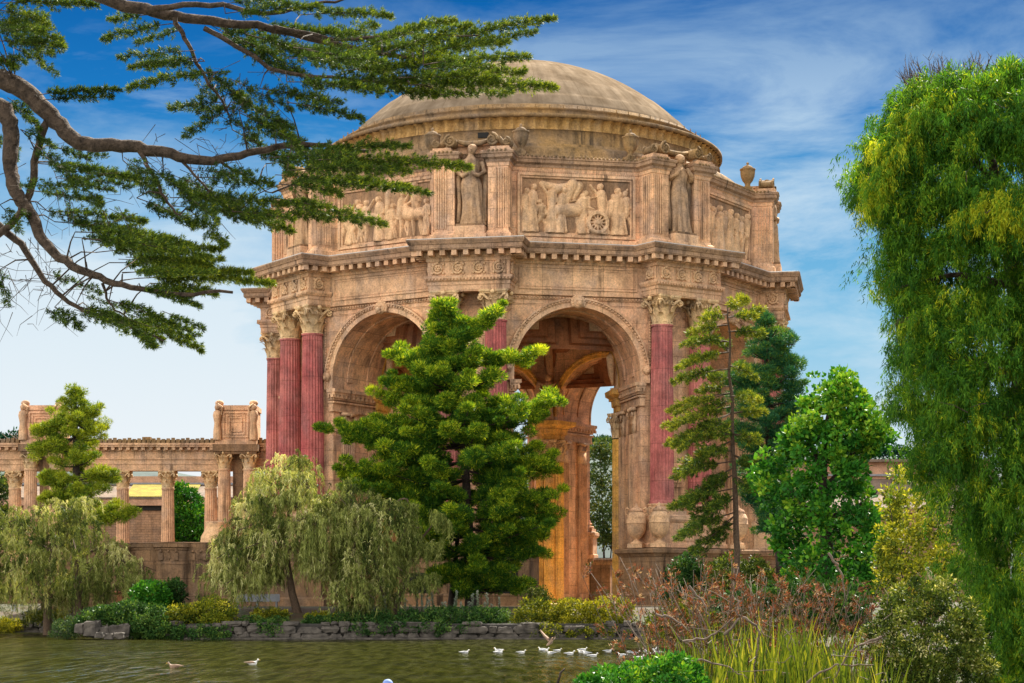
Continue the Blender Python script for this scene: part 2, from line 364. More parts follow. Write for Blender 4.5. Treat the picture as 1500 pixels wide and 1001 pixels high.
def water_mat():
    m, t, b, l = newmat('lagoon_water')
    pos = t.nodes.new('ShaderNodeNewGeometry').outputs['Position']
    a = noise(t, mapped(t, pos, (2.0, .26, 1)), 1.0, 3, .5, .3); c = noise(t, mapped(t, pos, (.45, .10, 1)), 1.0, 4, .6)
    h = nmath(t, 'ADD', a, nmath(t, 'MULTIPLY', c, .7))
    patch = noise(t, mapped(t, pos, (.030, .055, 1)), 1.0, 3, .5, .6)
    bp = node(t, 'ShaderNodeBump', {'Height': h, 'Strength': .55, 'Distance': .4})
    col = mix(t, ramp(t, a, [(.36, g3(0)), (.66, g3(1))]), (.007, .008, .001), (.024, .025, .0025))
    b.inputs['Roughness'].default_value = .9; b.inputs['Specular IOR Level'].default_value = 0
    l(col, b.inputs['Base Color'])
    gl = node(t, 'ShaderNodeBsdfGlossy', {'Color': (.95, .95, .90, 1), 'Roughness': .09, 'Normal': bp.outputs[0]})
    # open ripples mirror the sky, calm stretches show the murky green
    k = nmath(t, 'ADD', nmath(t, 'MULTIPLY', ramp(t, patch, [(.50, g3(0)), (.66, g3(1))]), .40), .42)
    rip = ramp(t, a, [(.44, g3(.5)), (.60, g3(.9)), (.68, g3(1))])
    mx = node(t, 'ShaderNodeMixShader', {0: nmath(t, 'MULTIPLY', k, rip, True), 1: b.outputs[0], 2: gl.outputs[0]})
    l(mx.outputs[0], t.nodes['Material Output'].inputs[0])
    return m
WATER = water_mat()
def ground_mat():
    m, t, b, l = newmat('bank_soil_grass')
    pos = t.nodes.new('ShaderNodeNewGeometry').outputs['Position']
    n = noise(t, pos, .22, 6, .65); f = noise(t, pos, 3.5, 6, .7)
    c = ramp(t, n, [(.30, (.055, .026, .013)), (.44, (.060, .036, .015)), (.52, (.038, .042, .010)), (.66, (.020, .034, .007))])
    c = mix(t, .8, c, ramp(t, f, [(.25, g3(.5)), (.75, g3(1.4))]), 'MULTIPLY')
    l(c, b.inputs['Base Color']); b.inputs['Roughness'].default_value = .95
    bp = node(t, 'ShaderNodeBump', {'Height': f, 'Strength': .6, 'Distance': .15}); l(bp.outputs[0], b.inputs['Normal'])
    return m
GROUND = ground_mat()
PATH = simple('path_asphalt', (.055, .047, .042), .9, 6, .3)
PAVE = simple('pavement_concrete', (.40, .26, .13), .9, 2, .3)
HILL = simple('hill_woods', (.040, .060, .055), .95, .05, .5)
# ------------------------------------------------------------------ the rotunda
TH = R(10.56); CX, CY = 0.95, 180.0
ROT = empty('rotunda', (CX, CY, 0), -TH)
tag(ROT, 'huge domed octagonal rotunda of tan stone with red fluted columns', 'rotunda')
C22, S22 = cos(R(22.5)), sin(R(22.5))
def pf(n, s, z): return (s, -n, z)           # pier / face frame: n outward, s sideways
def pbox(m, n0, n1, s0, s1, z0, z1): return m.box(s0, s1, -n1, -n0, z0, z1)
A_W, N_CH = 21.6, 22.4                       # wall apothem, pier chamfer
W_OUT = 6.386; R_AR, Z_AR, Z_SP = 5.45, 21.4, 20.6
A_IN, W_IN = 14.9, 6.17
Z0 = 2.0

# --- Corinthian pieces
def leaf_strip(m, az, r0, zb, h, w, out, fl=None):
    V = []; F = []; nv, nu = 7, 5
    for i in range(nv):
        v = i / (nv - 1); rr = r0 + out * v ** 2.6; z = zb + h * (v - .55 * max(0, v - .78) ** 1.0 * 1.6)
        ww = w * (.75 + .35 * sin(pi * min(1, v * 1.25)) - .55 * max(0, v - .6))
        ww *= 1.0 + .13 * (i % 2)
        for j in range(nu):
            u = (j / (nu - 1) - .5) * 2
            rj = rr + .10 * w * (1 - abs(u)) * 1.4 - .05 * w * (j % 2)
            if fl is None:
                V.append((rj * cos(az) - u * ww * sin(az), rj * sin(az) + u * ww * cos(az), z))
            else:
                V.append((fl[0] + u * ww, -(fl[1] + rj), z))
    for i in range(nv - 1):
        for j in range(nu - 1):
            a = i * nu + j; F.append((a, a + 1, a + nu + 1, a + nu))
    m.add(V, F, True)
def spiral(m, c, axu, axv, r, turns, rad, n=22, start=0.0, flip=1):
    pts = []; c = np.array(c, float); axu = np.array(axu, float); axv = np.array(axv, float); rr = []
    for i in range(n):
        t = i / (n - 1); a = start + flip * turns * 2 * pi * t; q = r * (1 - .82 * t)
        pts.append(c + axu * q * cos(a) + axv * q * sin(a)); rr.append(rad * (1 - .4 * t))
    m.tube(pts, rr, 5)
def capital_mesh():
    m = MB(); h = 2.3; rb = .86
    m.lathe([(rb * 1.07, -.12), (rb * 1.12, -.05), (rb * 1.02, 0), (rb * .9, .1), (rb * .86, h * .55), (rb * .95, h * .78), (rb * 1.2, h * .88)], 20, caps=False)
    for k in range(8): leaf_strip(m, k * pi / 4, rb * 1.0, .02, .98, .27, .56)
    for k in range(8): leaf_strip(m, (k + .5) * pi / 4, rb * 1.0, .1, 1.66, .27, .74)
    for k in range(4):
        a = pi / 4 + k * pi / 2; u = np.array([cos(a), sin(a), 0])
        for sgn in (-1, 1):
            tq = np.array([-sin(a), cos(a), 0]) * sgn
            m.tube([u * .8 + tq * .45 + (0, 0, 1.0), u * 1.0 + tq * .32 + (0, 0, 1.55), u * 1.35 + tq * .14 + (0, 0, 1.88), u * 1.58 + tq * .05 + (0, 0, 1.86)], [.1, .12, .12, .1], 6)
        c = u * 1.55 + np.array([0, 0, 1.68])
        spiral(m, c, u, (0, 0, 1), .30, 1.6, .085, 18, pi / 2)
        m.ball(c, .13, 8, 5)
        b = k * pi / 2; ub = np.array([cos(b), sin(b), 0])
        m.ball(ub * 1.30 + (0, 0, 2.08), .2, 8, 5)
        for sgn in (-1, 1):
            tq = np.array([-sin(b), cos(b), 0]) * sgn
            spiral(m, ub * 1.12 + tq * .25 + (0, 0, 1.62), tq, (0, 0, 1), .20, 1.3, .06, 12, pi / 2)
    # abacus with hollow sides
    poly = []
    for k in range(4):
        a = -pi / 4 + k * pi / 2; b = a + pi / 2
        ca = np.array([cos(a), sin(a)]) * 1.78; cb = np.array([cos(b), sin(b)]) * 1.78
        for t in np.linspace(.06, .94, 8):
            p = ca * (1 - t) + cb * t; p = p * (1 - .16 * sin(pi * t)); poly.append(p)
    m.sweep(poly, [(-.35, 1.95), (-.12, 1.98), (-.06, 2.1), (.0, 2.14), (.02, 2.3), (-.6, 2.3)])
    return m.mesh('capital', STONE_CAP)
CAP_ME = capital_mesh()
def flute(nfl, depth):
    def fn(r, a, z):
        f = (a / (2 * pi) * nfl) % 1.0
        return r * (1 - depth * (max(0.0, sin(pi * min(1, max(0, (f - .1) / .8)))) ** .7))
    return fn
def shaft_mesh(name, mat, h, r0, r1, nfl=22, per=7):
    m = MB(); pr = []
    for i in range(9):
        t = i / 8; pr.append((r0 + (r1 - r0) * max(0, (t - .3) / .7) ** 1.3, h * t))
    m.lathe(pr, nfl * per, smooth=False, rfun=flute(nfl, .085))
    m.lathe([(r1 * 1.06, h - .25), (r1 * 1.1, h - .12), (r1 * 1.02, h)], 24); m.lathe([(r0 * 1.08, 0), (r0 * 1.08, .18), (r0, .3)], 24)
    return m.mesh(name, mat)
SHAFT_ME = shaft_mesh('shaft', RED, 15.0, 1.0, .86)
def base_mesh():
    m = MB(); m.box(-1.45, 1.45, -1.45, 1.45, -.95, -.6)
    m.lathe([(1.42, -.6), (1.46, -.48), (1.40, -.36), (1.18, -.33), (1.14, -.24), (1.2, -.18), (1.27, -.1), (1.2, -.01), (1.08, 0)], 28)
    return m.mesh('base', STONE_TRIM)
BASE_ME = base_mesh()
COLS = [(23.45, -2.05), (23.45, 2.05)]
for k in range(8):
    a = R(45 * k)
    for n, s in COLS:
        x = n * sin(a) + s * cos(a); y = -n * cos(a) + s * sin(a)
        c = link('column', SHAFT_ME, ROT, (x, y, 10.5), a)
        link('capital', CAP_ME, c, (0, 0, 15.0)); link('base', BASE_ME, c)

# --- piers
m = MB()
SC_ = 2.366
m.add([pf(N_CH, -SC_, Z0), pf(N_CH, SC_, Z0), pf(N_CH, SC_, 28), pf(N_CH, -SC_, 28)], [(0, 1, 2, 3)])
for s in (-1, 1):                                      # flat pilasters behind the columns
    pbox(m, N_CH, N_CH + .14, s * 2.0 - .34, s * 2.0 + .34, 10.4, 25.6)
pbox(m, N_CH, N_CH + .1, -1.0, 1.0, 12, 24.5); pbox(m, N_CH + .1, N_CH + .2, -.8, .8, 12.4, 24.1)
PIER_ME = m.mesh('pier', STONE)
m = MB()                                               # pedestal under the column pair
hw = 3.6
pl = [(-hw, -21.9), (-hw, -25.0), (hw, -25.0), (hw, -21.9)]
m.sweep(pl, [(.12, 6.7), (.12, 7.1), (0, 7.2), (0, 8.9), (.1, 8.95), (.22, 9.15), (.22, 9.45), (0, 9.55), (-3, 9.55)])
pbox(m, 25.0, 25.08, -1.5, 1.5, 7.4, 8.7)
PED_ME = m.mesh('column_pedestal', STONE_TRIM)
m = MB()                                               # block entablature: architrave ledge and frieze on the projecting blocks
B = 3.35; NB = 24.5
NC = (22.0 - B * S22) / C22
blk = [(-B, -NC), (-B, -NB), (B, -NB), (B, -NC)]
m.sweep(blk, [(-2.0, 27.8), (.06, 27.8), (.06, 28.2), (.12, 28.22), (.12, 28.5), (.2, 28.52), (.34, 28.75), (.34, 28.92), (.06, 28.98), (.06, 30.1), (.16, 30.14), (.2, 30.3)], closed=False)
for i in range(26):
    s = -B - .15 + i * (2 * B + .3) / 25; pbox(m, NB + .2, NB + .4, s - .06, s + .06, 28.58, 28.74)
BLK_ME = m.mesh('architrave_block', STONE_TRIM)
m = MB()
def rosette(m, c, u, r):
    u = np.array(u, float); v = np.array((0, 0, 1.0)); c = np.array(c, float)
    spiral(m, c, u, v, r, 1.9, .13, 26, random.random() * 6)
    nrm = np.cross(u, v)
    for q in range(6):
        a = q * pi / 3; m.ball(c + (u * cos(a) + v * sin(a)) * r * .33, r * .17, 6, 4)
    m.ball(c, r * .2, 7, 5)
    for q in range(4):
        a = pi / 4 + q * pi / 2; m.ball(c + (u * cos(a) * 1.25 + v * sin(a)) * r * 1.02, r * .26, 6, 4, (1, .6, 1))
random.seed(4)
rosette(m, (0, 0, 0), (1, 0, 0), .50); FRZ_ME = m.mesh('scroll_rosette', STONE_CARVED)
for k in range(8):
    a = R(45 * k)
    pr = link('pier', PIER_ME, ROT, rz=a); link('column_pedestal', PED_ME, pr)
    eb = link('architrave_block', BLK_ME, ROT, rz=a); 
    for s in (-2.55, -.87, .87, 2.55): link('scroll_rosette', FRZ_ME, eb, (s, -(NB + .12), 29.55))
    for sg in (-1, 1): link('scroll_rosette', FRZ_ME, eb, (sg * (B + .12), -23.55, 29.55), R(90))

# --- walls with arches
def wall_sheet(m, n, w, zt, r, flip=False):
    cor = atan2(zt - Z_AR, w)
    th = sorted(set(list(np.linspace(0, pi, 41)) + [cor, pi - cor])); inner = []; outer = []
    for t in th:
        inner.append((r * cos(t), Z_AR + r * sin(t)))
        k = min(w / max(1e-6, abs(cos(t))), (zt - Z_AR) / max(1e-6, sin(t)))
        outer.append((k * cos(t), Z_AR + k * sin(t)))
    V = [pf(n, s, z) for s, z in inner] + [pf(n, s, z) for s, z in outer]; q = len(th)
    F = [(i, i + 1, q + i + 1, q + i) for i in range(q - 1)]
    if not flip: F = [f[::-1] for f in F]
    m.add(V, F)
    for sg in (-1, 1):
        x0, x1 = sorted((sg * r, sg * w))
        m.add([pf(n, x0, Z0), pf(n, x1, Z0), pf(n, x1, Z_AR), pf(n, x0, Z_AR)], [(0, 1, 2, 3)])
def soffit(m, n0, n1, r):
    pts = [(r, Z0), (r, 8), (r, 14)] + [(r * cos(t), Z_AR + r * sin(t)) for t in np.linspace(0, pi, 41)] + [(-r, 14), (-r, 8), (-r, Z0)]
    ns = np.linspace(n0, n1, 4); V = [pf(n, s, z) for n in ns for s, z in pts]; q = len(pts)
    F = [(k * q + i, k * q + i + 1, (k + 1) * q + i + 1, (k + 1) * q + i) for k in range(3) for i in range(q - 1)]
    m.add(V, F)
m = MB(); wall_sheet(m, A_W, W_OUT, 30.5, R_AR); soffit(m, A_W, A_IN, R_AR)
# spandrel panels: thin raised fillets
for sg in (-1, 1):
    pbox(m, A_W, A_W + .06, *sorted((sg * 5.98, sg * 6.06)), 23.2, 27.0)
    pbox(m, A_W, A_W + .06, *sorted((sg * 2.9, sg * 6.06)), 27.0, 27.08)
# thin bands across the soffit
for nn in (16.6, 19.4):
    pts = [(R_AR * cos(t), Z_AR + R_AR * sin(t)) for t in np.linspace(0, pi, 41)]; V = []; F = []
    for q, (dn, dr) in enumerate([(-.35, 0), (-.35, .12), (.35, .12), (.35, 0)]):
        for s, z in pts: V.append(pf(nn + dn, s * (1 - dr / R_AR), Z_AR + (z - Z_AR) * (1 - dr / R_AR)))
    for q in range(3):
        for i in range(40): F.append((q * 41 + i, q * 41 + i + 1, (q + 1) * 41 + i + 1, (q + 1) * 41 + i))
    m.add(V, F)
WALL_ME = m.mesh('arch_wall', STONE)
m = MB(); wall_sheet(m, A_IN, W_IN, 29.5, R_AR, True); INW_ME = m.mesh('inner_wall', STONE)

def arch_mold(prof, beads=None, zleg=Z_SP, n0=A_W, sgn=1):
    m = MB(); pts = [(1, 0, zleg)] + [(cos(t), sin(t), Z_AR) for t in np.linspace(0, pi, 49)] + [(-1, 0, zleg)]
    V = []; F = []; q = len(pts)
    for r, dn in prof:
        for c, s, zz in pts: V.append(pf(n0 + sgn * dn, r * c, zz + r * s))
    for k in range(len(prof) - 1):
        for i in range(q - 1): F.append((k * q + i, k * q + i + 1, (k + 1) * q + i + 1, (k + 1) * q + i))
    m.add(V, F)
    if beads:
        r, dn, sz, cnt = beads
        for i in range(cnt):
            t = pi * (i + .5) / cnt; m.ball(pf(n0 + sgn * dn, r * cos(t), Z_AR + r * sin(t)), sz, 6, 4)
    return m
m = arch_mold([(5.40, -.05), (5.40, .22), (5.80, .22), (5.83, .30), (6.02, .30), (6.02, .42), (6.16, .42), (6.16, 0)], (5.93, .33, .10, 62))
for i in range(46):                                     # bead course below the architrave and down both sides
    m.ball(pf(A_W + .2, -6.1 + i * 12.2 / 45, 27.52), .1, 6, 4)
pbox(m, A_W, A_W + .14, -6.3, 6.3, 27.38, 27.66)
for sg in (-1, 1):
    pbox(m, A_W, A_W + .12, *sorted((sg * 6.12, sg * 6.36)), 21.2, 27.36)
    for i in range(22): m.ball(pf(A_W + .15, sg * 6.24, 22.3 + i * .23), .09, 6, 4)
    m.ball(pf(A_W + .35, sg * 5.95, 21.7), .42, 9, 7, (1, .6, 1)); m.ball(pf(A_W + .55, sg * 5.95, 21.6), .2, 7, 5)
ARCHV_ME = m.mesh('archivolt', STONE_TRIM)
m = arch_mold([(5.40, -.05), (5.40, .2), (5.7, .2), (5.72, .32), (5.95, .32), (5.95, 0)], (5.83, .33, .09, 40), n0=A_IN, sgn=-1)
INARCH_ME = m.mesh('inner_archivolt', STONE_GLOW)
m = MB()                                                # lion mask keystone
c = (0, -(A_W + .45), 27.15)
m.ball(c, .50, 12, 9, (1, .7, 1.05)); m.ball((0, -(A_W + .80), 27.02), .24, 8, 6); m.ball((0, -(A_W + .72), 26.82), .2, 8, 6, (1.2, .8, .7))
for i in range(11):
    t = -pi * .15 + i * 1.3 * pi / 10; m.ball((.52 * cos(t), -(A_W + .38), 27.15 + .52 * sin(t)), .17, 6, 4)
for sg in (-1, 1): m.ball((sg * .19, -(A_W + .78), 27.27), .09, 6, 4)
KEY_ME = m.mesh('keystone', STONE_CARVED)
IMP = []                                                # impost cornice on the jambs
for sg in (-1, 1):
    m = MB()
    def jb(d, z0, z1, n0=A_IN - .3, n1=A_W + .25, o=.0):
        s0, s1 = sorted((sg * (R_AR + .35), sg * (R_AR - d))); pbox(m, n0 - o, n1 + o, s0, s1, z0, z1)
    jb(.60, 20.36, 20.66, o=.3); jb(.48, 20.16, 20.36, o=.22); jb(.26, 19.72, 20.16, o=.05); jb(.34, 19.45, 19.6, o=.1); jb(.14, 18.9, 19.45); jb(.2, 18.72, 18.9)
    for i in range(13):
        n = A_IN + .1 + i * .58; s0, s1 = sorted((sg * (R_AR - .26), sg * (R_AR - .46))); pbox(m, n, n + .3, s0, s1, 19.88, 20.16)
    for i in range(3):
        s = sg * (R_AR - .4 + i * .3); pbox(m, A_W + .3, A_W + .48, s - .09, s + .09, 19.88, 20.16)
    IMP.append(m.mesh('impost', STONE_TRIM))
def fluted_strip(m, n0, n1, sg, z0, z1, d=.3, nf=5):
    """flat fluted pilaster on a jamb"""
    s_in = sg * R_AR; w = (n1 - n0); pts = []
    for i in range(nf):
        for f, dd in ((.0, d), (.22, d), (.38, d - .12), (.62, d - .14), (.84, d - .12)): pts.append((n0 + w * (i + f) / nf, dd))
    pts = [(n0, 0)] + pts + [(n1, d), (n1, 0)]
    V = [pf(n, s_in - sg * dd, z) for z in (z0, z1) for n, dd in pts]; q = len(pts)
    m.add(V, [(i, i + 1, q + i + 1, q + i) for i in range(q - 1)])
def leafy_cap(m, c_n, sg, z0, w, h):
    """flat leafy capital on a jamb"""
    V0 = MB()
    for row, (zb, hh, cnt, off) in enumerate(((0, h * .45, 3, 0), (.1, h * .72, 4, 0))):
        for i in range(cnt): leaf_strip(V0, 0, .03, zb, hh, w / cnt * .52, .34 + .1 * row, fl=(-w / 2 + w * (i + .5) / cnt, 0))
    for s2 in (-1, 1):
        spiral(V0, (s2 * w * .5, -.42, h * .76), (s2, 0, 0), (0, 0, 1), .25, 1.5, .075, 16, pi / 2); V0.ball((s2 * w * .5, -.42, h * .76), .11, 6, 4)
    V0.ball((0, -.5, h * .9), .16, 6, 4); V0.box(-w * .5, w * .5, -.25, 0, 0, h * .86); V0.box(-w * .62, w * .62, -.55, 0, h * .88, h)
    for Vv in V0.V:
        for v in Vv:
            x, y, z = v; v[0], v[1], v[2] = sg * R_AR + sg * y, -(c_n + x * sg), z0 + z
    off = 0
    for Vv in V0.V:
        pass
    allV = np.concatenate(V0.V); m.add(allV, V0.F, True)
JP = []
for sg in (-1, 1):
    for n0, n1 in ((15.4, 16.9), (19.0, 20.5)):
        m = MB(); mc = MB()
        fluted_strip(m, n0, n1, sg, Z0 + 1.0, 16.5); leafy_cap(mc, (n0 + n1) / 2, sg, 16.5, 1.5, 2.2)
        s0, s1 = sorted((sg * (R_AR + .1), sg * (R_AR - .45))); pbox(m, n0 - .15, n1 + .15, s0, s1, Z0, Z0 + 1.0)
        JP += [('jamb_pilaster', m.mesh('jamb_pilaster', STONE_TRIM)), ('pilaster_capital', mc.mesh('pilaster_capital', STONE_CARVED))]
    m = MB(); nn = 17.7; s0, s1 = sorted((sg * (R_AR + .1), sg * (R_AR - .1))); pbox(m, nn - .85, nn + .85, s0, s1, Z0 + 2, 15.8); JP.append(('jamb_panel', m.mesh('jamb_panel', STONE)))
m = MB()                                                # panel frame in the frieze between the blocks
for d, w, z0, z1, th in ((.10, 5.05, 28.15, 30.05, .12), (.05, 4.8, 28.38, 29.82, .08)):
    n0, n1 = 22.0, 22.0 + d
    pbox(m, n0, n1, -w, w, z1 - th, z1); pbox(m, n0, n1, -w, w, z0, z0 + th)
    pbox(m, n0, n1, -w, -w + th, z0 + th, z1 - th); pbox(m, n0, n1, w - th, w, z0 + th, z1 - th)
FP_ME = m.mesh('frieze_panel', STONE_TRIM)
for k in range(8):
    a = R(22.5 + 45 * k)
    w = link('arch_wall', WALL_ME, ROT, rz=a)
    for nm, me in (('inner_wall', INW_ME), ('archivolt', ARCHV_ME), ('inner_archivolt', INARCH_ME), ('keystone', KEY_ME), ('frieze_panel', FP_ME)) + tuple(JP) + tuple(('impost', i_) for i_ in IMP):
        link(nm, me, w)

# --- entablature ring
def ring_poly(A, Bw, Nf, niche=None):
    poly = []
    for k in range(8):
        a = R(45 * k); nc = (A - Bw * S22) / C22
        loc = [(nc, -Bw), (Nf, -Bw), (Nf, Bw), (nc, Bw)]
        if niche:
            nw, nd = niche; loc = [(nc, -Bw), (Nf, -Bw), (Nf, -nw), (nd, -nw), (nd, nw), (Nf, nw), (Nf, Bw), (nc, Bw)]
        for n, s in loc: poly.append((n * sin(a) + s * cos(a), -n * cos(a) + s * sin(a)))
    return poly
EPOLY = ring_poly(22.0, B, NB)
m = MB()
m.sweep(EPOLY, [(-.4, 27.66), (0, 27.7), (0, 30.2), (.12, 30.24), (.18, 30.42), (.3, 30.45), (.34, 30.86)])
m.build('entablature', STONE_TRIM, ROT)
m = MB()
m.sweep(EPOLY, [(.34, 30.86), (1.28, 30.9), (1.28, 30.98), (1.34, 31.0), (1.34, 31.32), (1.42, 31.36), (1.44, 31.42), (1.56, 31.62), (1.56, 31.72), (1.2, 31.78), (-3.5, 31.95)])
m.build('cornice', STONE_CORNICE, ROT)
m = MB(); pe = np.array(EPOLY); n_ = len(pe)
for i in range(n_):
    p, q = pe[i], pe[(i + 1) % n_]; d = q - p; ln = np.linalg.norm(d); d /= ln; o = np.array([d[1], -d[0]])
    conv0 = (i % 4) in (1, 2); lo = -.9 if (i % 4) in (1, 2) else .35; hi = ln + .9 if (i % 4) in (0, 1) else ln - .35
    if (i % 4) == 0: lo, hi = .3, ln + .9
    if (i % 4) == 2: lo, hi = -.9, ln - .3
    if (i % 4) == 3: lo, hi = .4, ln - .4
    if (i % 4) == 1: lo, hi = -.55, ln + .55
    cnt = max(1, int(round((hi - lo) / .92)))
    for c in range(cnt + 1):
        t = lo + (hi - lo) * c / cnt
        cc = p + d * t + o * .78
        m.obox(cc, d, o, .21, .42, 30.48, 30.9)
m.build('modillion_course', STONE_TRIM, ROT)
m = MB(); m.sweep(EPOLY, [(1.50, 31.745), (1.50, 31.80), (.95, 31.90), (-.2, 31.97)])  # sunlit glint along the cornice top, put in as a white strip
m.build('cornice_glint', WHITE_EDGE, ROT)

# --- attic
AT_A, AT_B, AT_N = 21.2, 3.1, 23.5
APOLY = ring_poly(AT_A, AT_B, AT_N, (1.4, 22.2))
m = MB()
m.sweep(APOLY, [(.3, 31.7), (.3, 32.45), (.12, 32.6), (.06, 32.75), (0, 32.8), (0, 38.0), (.06, 38.04), (.10, 38.3), (.18, 38.36)])
m.build('attic', STONE, ROT)
m = MB()
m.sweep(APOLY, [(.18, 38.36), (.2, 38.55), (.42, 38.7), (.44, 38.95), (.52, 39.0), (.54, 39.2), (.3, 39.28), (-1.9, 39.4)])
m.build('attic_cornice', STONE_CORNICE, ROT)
m = MB()
pa = np.array(APOLY)
for i in range(len(pa)):                                # small egg course under the attic cornice edge
    p, q = pa[i], pa[(i + 1) % len(pa)]; d = q - p; ln = np.linalg.norm(d); d /= ln; o = np.array([d[1], -d[0]])
    if ln < 1.0: continue
    for c in range(int(ln / .34)):
        m.ball(tuple(p + d * (.17 + c * .34) + o * .5) + (39.22,), .13, 5, 3)
m.build('attic_egg_course', ROOF_EDGE, ROT)
m = MB()                                                # attic pier: fluted strips, caps, side steps
for sg in (-1, 1):
    for i in range(5):
        s = sg * (2.12 + i * .2); pbox(m, AT_N, AT_N + .09, s - .055, s + .055, 33.0, 37.9)
        pbox(m, AT_N - .22 - i * .24 - .06, AT_N - .22 - i * .24 + .06, *sorted((sg * AT_B, sg * (AT_B + .09))), 33.0, 37.9)
    pbox(m, 22.3, AT_N + .4, *sorted((sg * 1.55, sg * 3.35)), 39.22, 39.42)
    pbox(m, 22.2, AT_N + .25, *sorted((sg * 1.65, sg * 3.2)), 39.42, 39.62)
    pbox(m, 21.9, 22.22, *sorted((sg * .6, sg * 1.6)), 39.4, 40.1)
pbox(m, 21.6, 22.25, -1.5, 1.5, 39.4, 40.0); pbox(m, 21.5, 22.4, -1.6, 1.6, 40.0, 40.2)
pbox(m, 22.21, 24.2, -1.25, 1.25, 31.9, 33.1); pbox(m, 22.21, 24.35, -1.4, 1.4, 31.9, 32.4)
APIER_ME = m.mesh('attic_pier', STONE_TRIM)
m = MB()                                                # volutes on top
for sg in (-1, 1):
    for (s, z, r) in ((1.75, 40.22, .60), (2.95, 40.0, .38)):
        for nn in (23.55, 22.4):
            spiral(m, (sg * s, -nn, z), (sg, 0, 0), (0, 0, 1), r * .86, 1.8, .12, 24, pi / 2, -1)
        pr = [(r * .72, 0), (r * .72, 1.15)]
        mm = MB(); mm.lathe(pr, 18)
        V = np.concatenate(mm.V); V = np.stack([sg * s + V[:, 0], -22.4 - V[:, 2], z + V[:, 1]], 1); m.add(V, mm.F, True)
    m.tube([(sg * 2.15, -23.0, 40.42), (sg * 2.45, -23.0, 40.08), (sg * 2.7, -23.0, 39.9)], [.28, .26, .26], 8)
# garland between the volutes
m.tube([(-1.3, -22.7, 40.35), (-.7, -22.75, 40.15), (0, -22.75, 40.1), (.7, -22.75, 40.15), (1.3, -22.7, 40.35)], [.16, .22, .25, .22, .16], 8)
VOL_ME = m.mesh('volute_crest', ROOF_EDGE)
for k in range(8):
    p = link('attic_pier', APIER_ME, ROT, rz=R(45 * k)); link('volute_crest', VOL_ME, p)

